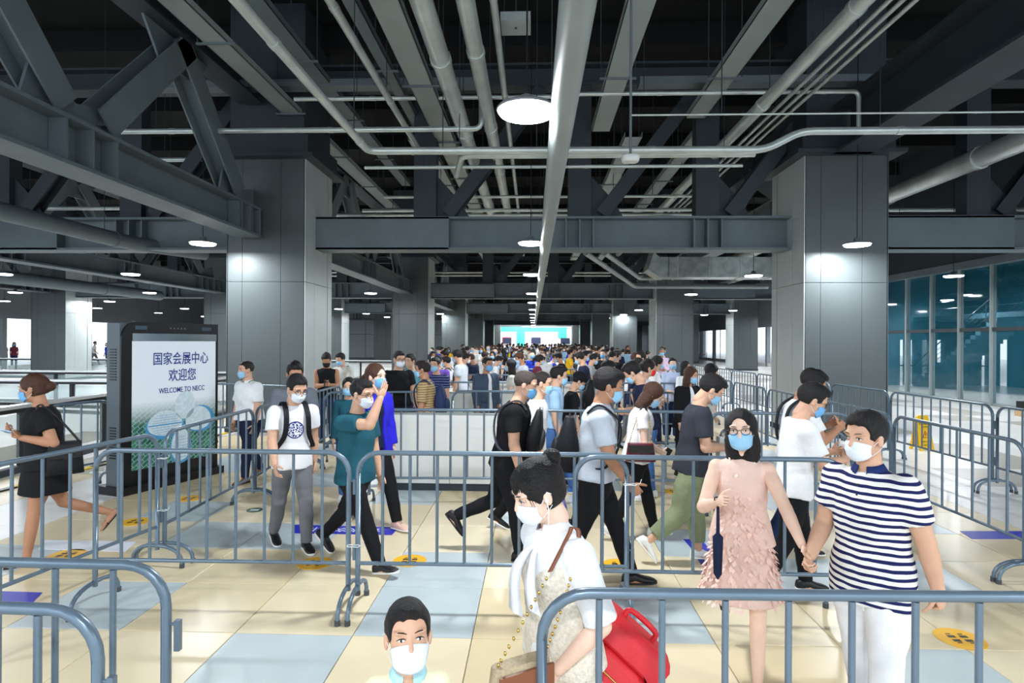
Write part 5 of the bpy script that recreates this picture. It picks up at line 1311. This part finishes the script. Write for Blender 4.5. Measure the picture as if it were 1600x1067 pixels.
# red suitcase
q = atY(962, 975, 2.35); sc_ = empty('suitcase', (q.x - .07, 2.46, .58), 0, 'red cabin suitcase pulled at a tilt behind the woman in white', 'suitcase'); sc_.rotation_euler = (R_(-12), R_(38), R_(-15)); REDS = mat('suitcase_red', (206, 34, 46), .5, bump=.2, bump_scale=120)
def rounded(w_, d_, h_, c, r_=.05):
    rings = []; n = 6
    for t, ins in ((-1, .04), (-.95, .012), (-.88, 0), (.88, 0), (.95, .012), (1, .04)):
        ring = []
        for cxn, cyn, a0 in ((1, 1, 0), (-1, 1, 90), (-1, -1, 180), (1, -1, 270)):
            for k in range(n):
                a = R_(a0 + 90 * k / (n - 1)); ring.append(Vector(c) + Vector((cxn * (w_ / 2 - r_ - ins) + r_ * math.cos(a), cyn * (d_ / 2 - r_ - ins) + r_ * math.sin(a), t * h_ / 2)))
        rings.append(ring)
    return MB().loft(rings)
rounded(.36, .24, .56, (0, 0, 0)).build('shell', REDS, sc_); rounded(.28, .05, .40, (0, -.135, -.02), .02).build('front_pocket', REDS, sc_)
MB().tube(catmull([(-.07, 0, .28), (-.06, 0, .315), (.06, 0, .315), (.07, 0, .28)], 4), .012, 8).build('carry_handle', REDS, sc_)
MB().tube(catmull([(-.19, -.04, .06), (-.215, -.04, .03), (-.215, -.04, -.06), (-.19, -.04, -.09)], 4), .012, 8).build('side_handle', REDS, sc_)
b = MB(); b.tube([(-.1, -.165, .1), (.1, -.165, .1)], .004, 6); b.tube([(-.17, -.122, -.2), (-.17, -.122, .22)], .004, 6); b.build('zip', GOLD, sc_)
for sx in (-1, 1): MB().cyl((sx * .13, .06, -.32), .03, .03, 14).build('wheel', BLACK, sc_)
# ---------------- second rank
w2 = person(52, 582, 5.15, -138, 'woman in a black short sleeved top and black shorts striding left with a phone', 'f', 'tan', 'lowbun', 'brown', BLK, BLK, 'deep', 'sandal', legs='kick', lean=4, head=(6, -20, 0), arms=(('w', atY(34, 684, 4.95), (-.6, .5, -1)), ('w', atY(22, 676, 5.1), (-.6, -.4, -1))), hold=('hold', 'hold'), palm=((0, -.3, 1), (0, .3, 1)), sleeve=.55, pant=.42, bulk=1.25, loose=.25, skirt=(.27, .23))
phone(w2, 1, 'pale blue phone held by the woman in black', LBL)
shoulder_bag(w2, 1, 'black shoulder bag hanging behind the woman in black', (.30, .30), .14, PACK, BLEA, .46, -.14, out=.02)
p2 = person(384, 562, 8.2, -118, 'man in white short sleeved shirt with green lanyard and badge, dark trousers', 'm', 'mid', 'buzz', 'dark', WHT, NAVY, 'blue', 'brown', legs='step', lean=2, head=(2, -10, 0), arms=('down', 'down'), sleeve=.75, collar=WHT, bulk=1.28, hemz=.5)
b = MB(); NB = p2['NB']; LAN = mat('lanyard_green', (30, 120, 90), .6)
for s_ in (1, -1): b.tube(catmull([NB + Vector((-.04, s_ * .07, .02)), NB + Vector((.05, s_ * .085, 0)), NB + Vector((.135, s_ * .05, -.12)), NB + Vector((.15, 0, -.24))], 4), .006, 5)
b.build('lanyard', LAN, p2['root']); MB().box(NB + Vector((.158, 0, -.29)), (.006, .11, .08)).build('badge', WHITE, p2['root'])
MB().tube([p2['P0'] + Vector((.128 * math.cos(a) * 1.0, .172 * math.sin(a), .035)) for a in [2 * math.pi * k / 24 for k in range(25)]], .014, 6).build('belt', BLACK, p2['root'])
p3 = person(464, 585, 5.5, -52, 'young man in white tee with round blue emblem, grey trousers and backpack straps', 'm', 'mid', 'thick', 'black', TEE, GREYP, 'white', 'black', legs='step', lean=4, head=(18, 12, 0), arms=('back2', 'fwd2'), sleeve=.6, glasses=True, hemz=.42)
backpack(p3, 'dark backpack worn by the man in the blue emblem tee', PACK)
p4 = person(461, 564, 6.75, -60, 'man in a grey tee and black trousers behind the man in the blue emblem tee', 'm', 'tan', 'thick', 'black', GREYT, BLK, None, 'black', legs='walk', lean=4, head=(14, 0, 0), arms=('down', 'down'), sleeve=.62, bulk=1.05)
p5 = person(566, 590, 5.2, -26, 'man in dark teal tee shading his head with a raised hand, striding right', 'm', 'mid', 'fade', 'black', TEALS, BLK, 'white', 'black', legs='stride', lean=2, head=(8, 4, 0), arms=('down', ('w', atY(594, 622, 5.02), (.9, -.2, -.9))), hold=('relax', 'flat'), palm=(None, (-1, .2, 0)), sleeve=.62, glasses=True, hemz=.42, bulk=1.05, stride=-.95)
shoulder_bag(p5, 1, 'bright blue tote bag on the far shoulder of the man in teal', (.2, .36), .12, C('tote_blue', (36, 120, 220)), BLUEJ, .5, -.18)
p6 = person(588, 566, 6.25, -38, 'woman with hair tied back and a vivid blue jacket behind the man in teal', 'f', 'fair', 'ponytail', 'brown', NAVY, BLK, 'deep', 'pink', legs='walk', lean=2, head=(0, 10, 0), arms=('down', 'down'), sleeve=1.8, jacket=BLUEJ, hemz=.47)
p6b = person(545, 588, 7.2, -80, 'small person in blue green jacket half hidden behind the man in teal', 'f', 'mid', 'ponytail', 'black', TEALS, JEAN, 'blue', 'white', sleeve=1.8, arms=('down', 'down'))
p12 = person(822, 577, 5.45, -6, 'man with shaved head in black tee with a black chest pack, striding right', 'm', 'mid', 'buzz', 'shaved', BLK, BLK, 'deep', 'black', legs='kick', lean=10, head=(10, -4, 0), arms=('fwd2', 'down'), sleeve=.62, bulk=1.15, hemz=.43, sole='dark', stride=-1)
backpack(p12, 'black patterned pack carried on the chest of the man in black tee', PACK, C('pack_trim', (60, 64, 72)), front=True, size=(.14, .30, .42))
p13 = person(848, 578, 6.35, -4, 'man with cropped hair in a white tee beside the man in black', 'm', 'mid', 'buzz', 'dark', WHT, BLK, 'blue', 'black', legs='walk', lean=5, head=(4, -6, 0), arms=('down', 'down'), sleeve=.7)
p14 = person(874, 570, 7.7, -2, 'man in light blue polo and jeans with blue trainers', 'm', 'mid', 'short', 'black', LBL, JEAN, 'blue', 'bluew', legs='walk', lean=4, head=(6, 0, 0), arms=('down', 'down'), sleeve=.65, collar=LBL, hemz=.53)
p15 = person(905, 583, 8.3, 8, 'person in a black cap and black clothes with head bowed', 'f', 'mid', 'short', 'black', BLK, BLK, 'blue', 'black', lean=8, head=(26, -10, 0), hat=BLK, sleeve=1.0)
p16 = person(952, 574, 4.8, -4, 'older man in pale grey polo and black trousers walking right', 'm', 'tan', 'thick', 'black', PGREY, BLK, 'blue', 'black', legs='walk', lean=4, head=(12, -2, 0), arms=('back2', 'fwd2'), hold=('relax', 'hold'), sleeve=.68, collar=PGREY, hemz=.5, sole='dark', bulk=1.12)
backpack(p16, 'black backpack on the back of the man in the pale grey polo', PACK, size=(.18, .3, .42), zoff=-.06)
p17 = person(1020, 600, 6.0, -6, 'woman with short brown hair and white top, head bowed, burgundy handbag', 'f', 'fair', 'bob', 'brown', C('white_top', (236, 234, 236)), BLK, 'blue', 'white', legs='walk', lean=7, head=(34, -6, 0), arms=((.22, .08, 1.00), (.26, -.06, .98)), hold=('hold', 'hold'), sleeve=.5, bulk=1.12, stride=.7, hemz=.46)
shoulder_bag(p17, -1, 'burgundy leather handbag on the woman with short brown hair', (.32, .19), .10, BURG, BLEA, .44, .02, chain=True, out=.04)
p23 = person(1112, 588, 5.4, -4, 'young man in charcoal tee and rolled green trousers, head bowed', 'm', 'mid', 'thick', 'black', print_cloth('tee_yellow_back', (50, 54, 64), (150, 146, 40), .09, 1.18, .06, scale=60, back=True), OLIVE, 'blue', 'white', legs='kick', lean=8, head=(32, -4, 0), arms=((.30, .1, 1.05), (.30, -.1, 1.08)), hold=('hold', 'hold'), sleeve=.68, pant=.9, loose=.3, hemz=.42, stride=.7)
p26 = person(1270, 600, 4.75, -2, 'young man in white tee with glasses looking at a paper, black trousers', 'm', 'mid', 'thick', 'black', WHT, BLK, 'deep', 'black', legs='step', lean=6, head=(24, -10, 0), arms=((.34, .08, 1.16), (.36, -.06, 1.12)), hold=('hold', 'hold'), sleeve=.7, glasses=True, hemz=.42)
p27 = person(1270, 577, 5.55, -2, 'man in white tee behind the young man with glasses and paper', 'm', 'tan', 'short', 'black', WHT, DJEAN, None, 'black', legs='step', lean=8, head=(26, 0, 0), arms=((.36, .1, 1.2), (.36, -.1, 1.2)), hold=('hold', 'hold'), sleeve=.7)
backpack(p27, 'dark bag on the man in white behind the glasses wearer', PACK, front=True, size=(.1, .24, .3), zoff=-.05)
pp = world_pt(p26, p26['A'][-1][2]); o = empty('paper_sheet', pp + Vector((.09, 0, .05)), 0, 'folded white paper in the hands of the young man in white tee', 'paper'); o.rotation_euler = (0, .5, 0); MB().box((0, 0, 0), (.12, .16, .003)).build('sheet', WHITE, o)
phone(p17, -1, 'phone in the hand of the woman with the burgundy bag'); phone(p23, -1, 'phone held by the man in charcoal tee')
q = world_pt(p23, (.34, .02, 1.18)); o = empty('paper_bag', q, .2, 'white paper tote held by the man in the charcoal tee', 'bag')
b = MB(); b.loft([[Vector((x, y, z)) for x, y in ((-.1, -w_), (.1, -w_), (.1, w_), (-.1, w_))] for z, w_ in ((-.26, .04), (-.02, .03))], False); b.build('bag_sides', WHITE, o); MB().tube(catmull([(-.05, 0, -.02), (-.03, 0, .06), (.03, 0, .06), (.05, 0, -.02)], 4), .003, 5).build('handle', BLACK, o)
# ---------------- third rank
p7 = person(624, 547, 9.7, -62, 'man in plain black tee with glasses and white mask', 'm', 'mid', 'fade', 'black', BLK, DJEAN, 'white', 'black', lean=2, head=(6, 10, 0), arms=('out', 'out'), sleeve=.6, glasses=True, bulk=1.15)
p7b = person(641, 552, 10.9, -120, 'person in a cyan tee hidden behind the man in black tee', 'm', 'mid', 'short', 'black', CYAN, DJEAN, None, 'white', arms=('down', 'down'))
p8 = person(660, 562, 8.5, 176, 'man in tan patterned shirt with navy backpack facing left', 'm', 'tan', 'short', 'dark', TAN, BLK, 'blue', 'black', lean=3, head=(4, 8, 0), arms=('down', 'down'), sleeve=.8, collar=TAN, bulk=1.06)
backpack(p8, 'navy backpack on the man in the tan patterned shirt', NPACK, size=(.18, .3, .44), zoff=-.05)
p9 = person(680, 557, 10.2, -112, 'man in navy pinstriped polo beside the tan shirt', 'm', 'mid', 'short', 'black', NST, BLK, 'blue', 'black', head=(2, 6, 0))
p9b = person(684, 554, 12.4, -100, 'person in purple top behind the navy polo', 'm', 'mid', 'short', 'black', PURP, BLK, 'blue', 'black')
p10 = person(762, 556, 10.3, -48, 'man in long slate grey coat with blue mask', 'm', 'tan', 'fade', 'black', WHT, BLK, 'deep', 'black', lean=1, head=(4, 0, 0), arms=('down', ('down')), sleeve=1.8, jacket=COAT, hemz=.40)
p11 = person(714, 546, 12.6, 168, 'tall man in pale grey tee facing left', 'm', 'mid', 'short', 'black', PGREY, BLK, 'blue', 'black', arms=('down', (.2, -.1, 1.05)), head=(14, 0, 0), lean=5)
backpack(person(697, 556, 13.4, 172, 'person in white with dark backpack straps behind the pale grey tee', 'm', 'mid', 'short', 'black', WHT, BLK, 'blue', 'black', head=(10, 0, 0)), 'dark backpack of the person in white facing left', PACK)
p18 = person(988, 568, 7.6, 178, 'man in navy tee and jeans with head bowed to the left', 'm', 'mid', 'thick', 'black', NAVY, JEAN, 'blue', 'white', lean=9, head=(34, -10, 0), arms=((.3, .1, 1.1), (.3, -.1, 1.1)), hold=('hold', 'hold'), sleeve=.7)
p19 = person(1014, 560, 9.0, -4, 'woman with ponytail, white tee and red mask', 'f', 'mid', 'ponytail', 'dark', WHT, DJEAN, 'red', 'white', lean=5, head=(8, 0, 0), arms=((.26, .06, 1.1), (.26, -.06, 1.1)), sleeve=.6)
p20 = person(1051, 558, 12.2, -96, 'woman in loose pale blue striped shirt and dark blue trousers', 'f', 'fair', 'short', 'black', BST, DJEAN, 'blue', 'black', lean=1, arms=((.18, .02, 1.02), (.18, -.02, 1.02)), sleeve=1.4, collar=BST, loose=.5, hemz=.42)
p21 = person(1080, 572, 8.7, -66, 'woman with brown bob in black blazer', 'f', 'mid', 'bob', 'brown', WHT, BLK, 'blue', 'black', head=(10, 20, 0), jacket=BLK, sleeve=1.8, hemz=.42)
p22 = person(1112, 568, 9.3, -40, 'woman with long black hair looking down, pale top', 'f', 'fair', 'long', 'black', BEIGE, BLK, None, 'black', head=(20, 20, 0), lean=3, bare_shoulders=True)
p24 = person(510, 552, 11.3, -74, 'man with curly hair, black sleeveless top and black mask looking at a phone', 'm', 'tan', 'curly', 'black', BLK, DJEAN, 'black', 'black', head=(26, 0, 0), lean=4, arms=((.26, .08, 1.14), (.28, -.04, 1.14)), hold=('hold', 'hold'), bare_shoulders=True)
phone(p24, 1, 'phone in the hands of the man in the black sleeveless top')
p25 = person(532, 551, 12.2, -112, 'man in beige shirt with green lanyard beside the curly haired man', 'm', 'mid', 'short', 'black', BEIGE, BLK, 'blue', 'black', head=(18, 0, 0), lean=3)
p28 = person(951, 563, 9.2, 0, 'man with black hair in a white shirt behind the grey polo man', 'm', 'mid', 'thick', 'black', WHT, BLK, 'blue', 'black', lean=6, head=(14, 0, 0))
backpack(p28, 'dark backpack on the man behind the grey polo man', PACK)
p29 = person(1001, 548, 12.5, -150, 'man in white tee with pale blue mask behind the bowed navy tee', 'm', 'mid', 'short', 'black', WHT, BLK, 'blue', 'black')
p30 = person(1034, 543, 19.5, -95, 'bald old man in pale pink shirt standing with clasped hands by the column', 'm', 'tan', 'buzz', 'grey', C('pale_pink', (214, 194, 222)), NAVY, 'blue', 'black', arms=((.2, .02, 1.08), (.2, -.02, 1.08)), sleeve=1.8)

p32 = person(797, 560, 11.5, 176, 'woman with long straight black hair in pale top facing left', 'f', 'fair', 'long', 'black', BEIGE, BLK, 'blue', 'black')
p33 = person(905, 550, 13.0, 172, 'man in navy tee facing left in the fourth queue row', 'm', 'mid', 'short', 'black', NAVY, BLK, 'blue', 'black', lean=7, head=(20, 0, 0))
p34 = person(915, 547, 15.2, -10, 'man in white tee with a bag strap, facing right in the queue', 'm', 'mid', 'short', 'black', WHT, BLK, 'blue', 'black', lean=4, head=(12, 0, 0))
p35 = person(928, 552, 14.2, -6, 'man in grey shirt next to the white tee with a bag strap', 'm', 'mid', 'short', 'black', C('mid_grey', (150, 158, 162)), BLK, 'blue', 'black', lean=5, head=(16, 0, 0))
p36 = person(780, 556, 15.0, 10, 'person with dark hair in white bowed over the rail', 'm', 'mid', 'short', 'black', WHT, BLK, 'blue', 'black', lean=12, head=(26, 0, 0))
# ---------------- deep crowd: a few figure types, copied one by one with their own clothes
tops = [('white', WHT), ('navy', NAVY), ('black', BLK), ('grey', GREYT), ('pale blue', LBL), ('pale grey', PGREY), ('vivid blue', C('royal_blue', (40, 60, 180))), ('cream', CREAM), ('white', WHT), ('charcoal', DKT), ('black', BLK), ('yellow', YELC), ('wine', C('wine', (110, 44, 60)))]
protos = []
for k, (sx, hr_, fc, ln, hp, arm, lg) in enumerate([('m', 'short', 0, 5, (14, 0, 0), ('down', 'down'), 'step'), ('f', 'long', 180, 3, (8, 0, 0), ('down', (.2, -.1, 1.05)), 'step'), ('m', 'thick', 180, 6, (20, 0, 0), ((.25, .08, 1.1), (.25, -.08, 1.1)), 'stand'), ('f', 'ponytail', 0, 4, (10, 0, 0), ('fwd2', 'down'), 'step'), ('m', 'buzz', -100, 2, (4, 0, 0), ('down', 'down'), 'stand'), ('f', 'bob', -70, 2, (4, 0, 0), ('down', 'down'), 'stand'), ('m', 'curly', 20, 3, (0, 0, 0), ('back2', 'fwd2'), 'walk')]):
    pr = person(834, 545, 30 + k, fc, 'crowd figure', sx, ('mid', 'fair', 'tan')[k % 3], hr_, 'black', WHT, BLK, 'blue', 'black', legs=lg, lean=ln, head=hp, arms=arm, res=.028, height=1.7 if sx == 'm' else 1.6, sleeve=.7)
    protos.append((pr['root'], fc, pr['s']))
rc_ = random.Random(21); used = set(); side_w = {}
def crowd(px, pyt, d, k=None, top=None, label=None, group='people in the deep queue', dd=0):
    k = rc_.randrange(len(protos)) if k is None else k; pr, fc, s0 = protos[k]
    tn, tm = top or tops[rc_.randrange(len(tops))]
    g = atY(px, 532, d); c = pr if k not in used else copy_tree(pr); used.add(k)
    z = atY(px, pyt, d).z; hgt = min(max(z, 1.5), 1.86); sc2 = s0 * hgt / (1.7 if pr is protos[k][0] and k not in (1, 3, 5) else 1.6)
    c.location = (g.x, d, 0); c.rotation_euler.z = R_(fc + rc_.uniform(-30, 30)); c.scale = (sc2,) * 3
    mk = rc_.choice([MBLUE, MBLUE, MWHITE, MDEEP, MBLACK]); bt = rc_.choice([BLK, DJEAN, GREYP, NAVY]); 
    for ch in c.children:
        n_ = ch.name.split('.')[0]; m = tm if n_ == 'shirt' else mk if n_ == 'face_mask' else bt if n_ == 'trousers' else rc_.choice([HAIR['black'], HAIR['dark'], HAIR['black'], HAIR['brown']]) if n_ == 'hair' else None
        if m and ch.material_slots: ch.material_slots[0].link = 'OBJECT'; ch.material_slots[0].material = m
    sexw = 'woman' if k in (1, 3, 5) else 'man'; hairw = ['short hair', 'long black hair', 'thick hair', 'a ponytail', 'cropped hair', 'a bob', 'curly hair'][k]
    bw = {BLK: 'black', DJEAN: 'dark blue', GREYP: 'grey', NAVY: 'navy'}[bt]; zone = ['far left', 'left', 'middle', 'right', 'far right'][min(4, max(0, int((g.x + 4.8) / 1.95)))]; band = 'behind fourth row' if d < 16 else 'mid queue' if d < 22 else 'deep in the queue' if d < 32 else 'in the distant crowd' if d < 48 else 'at the gate'
    c['label'] = label or ('%s with %s, %s top, %s trousers, %s, %s' % (sexw, hairw, tn, bw, band, zone))
    c['group'] = group if d < 30 else 'people in the distant crowd'; return c
for px, py, d, k, t in [(743, 553, 15.5, 2, 1), (752, 549, 17, 0, 0), (731, 552, 17.5, 3, 1), (770, 548, 18, 5, 4), (790, 545, 21, 1, 2), (703, 547, 16, 2, 0), (722, 551, 14.8, 0, 5), (838, 553, 14.5, 3, 12), (850, 548, 16.5, 4, 0), (862, 551, 17, 0, 6), (871, 548, 19, 4, 0), (889, 545, 21, 6, 11), (902, 540, 23, 2, 9), (880, 551, 15.8, 2, 2), (943, 545, 17.2, 4, 2), (952, 548, 15.5, 0, 2), (962, 547, 16.5, 6, 2),
                        (965, 543, 22, 4, 1), (920, 541, 25, 4, 6), (675, 548, 17, 5, 3), (697, 543, 20, 4, 0), (741, 540, 24, 4, 0), (752, 541, 25, 5, 0), (762, 538, 27, 4, 0), (775, 542, 20, 4, 9), (985, 551, 13.6, 0, 0), (1068, 563, 11.9, 5, 0), (990, 558, 11.0, 3, 1), (1020, 555, 11.5, 3, 0), (820, 551, 14, 2, 5), (808, 547, 19, 0, 4)]:
    crowd(px, py, d, k, tops[t])
placed = [(o_.location.x, o_.location.y) for o_ in bpy.data.objects if o_.parent is None and o_.name.startswith('person')]
for i in range(900):
    if len(placed) >= 240: break
    d = 17 + 60 * (rc_.random() ** 1.15); x = rc_.uniform(-4.6, 4.9); 
    if d < 22 and abs(x) > 3: continue
    if any(abs(d - Y_) < .34 for Y_ in (14.6, 17.8, 21.5, 26, 31, 37, 44)) or any((x - a_) ** 2 + (d - b_) ** 2 < .36 for a_, b_ in placed): continue
    placed.append((x, d))
    hgt = rc_.gauss(1.68, .07); p = Vector((x, d, hgt)) - EYE; cz = p.dot(_w); px = CX + F_PX * p.dot(_r) / cz; py = CY - F_PX * p.dot(_u) / cz
    crowd(px, py, d)
# people on far balcony at left
for px, py, d, k, t in [(8, 535, 38, 4, 4), (22, 534, 38, 5, 12), (131, 533, 44, 0, 0), (141, 535, 43, 2, 2), (147, 533, 45, 6, 0), (168, 535, 42, 4, 6)]:
    crowd(px, py, d, k, tops[t], label='distant %s by the far left balcony railing, %s' % (('person in ' + tops[t][0]), 'left of the wide column' if px < 30 else 'right of the wide column' if px < 160 else 'beside the sign'), group='people beyond the left void')
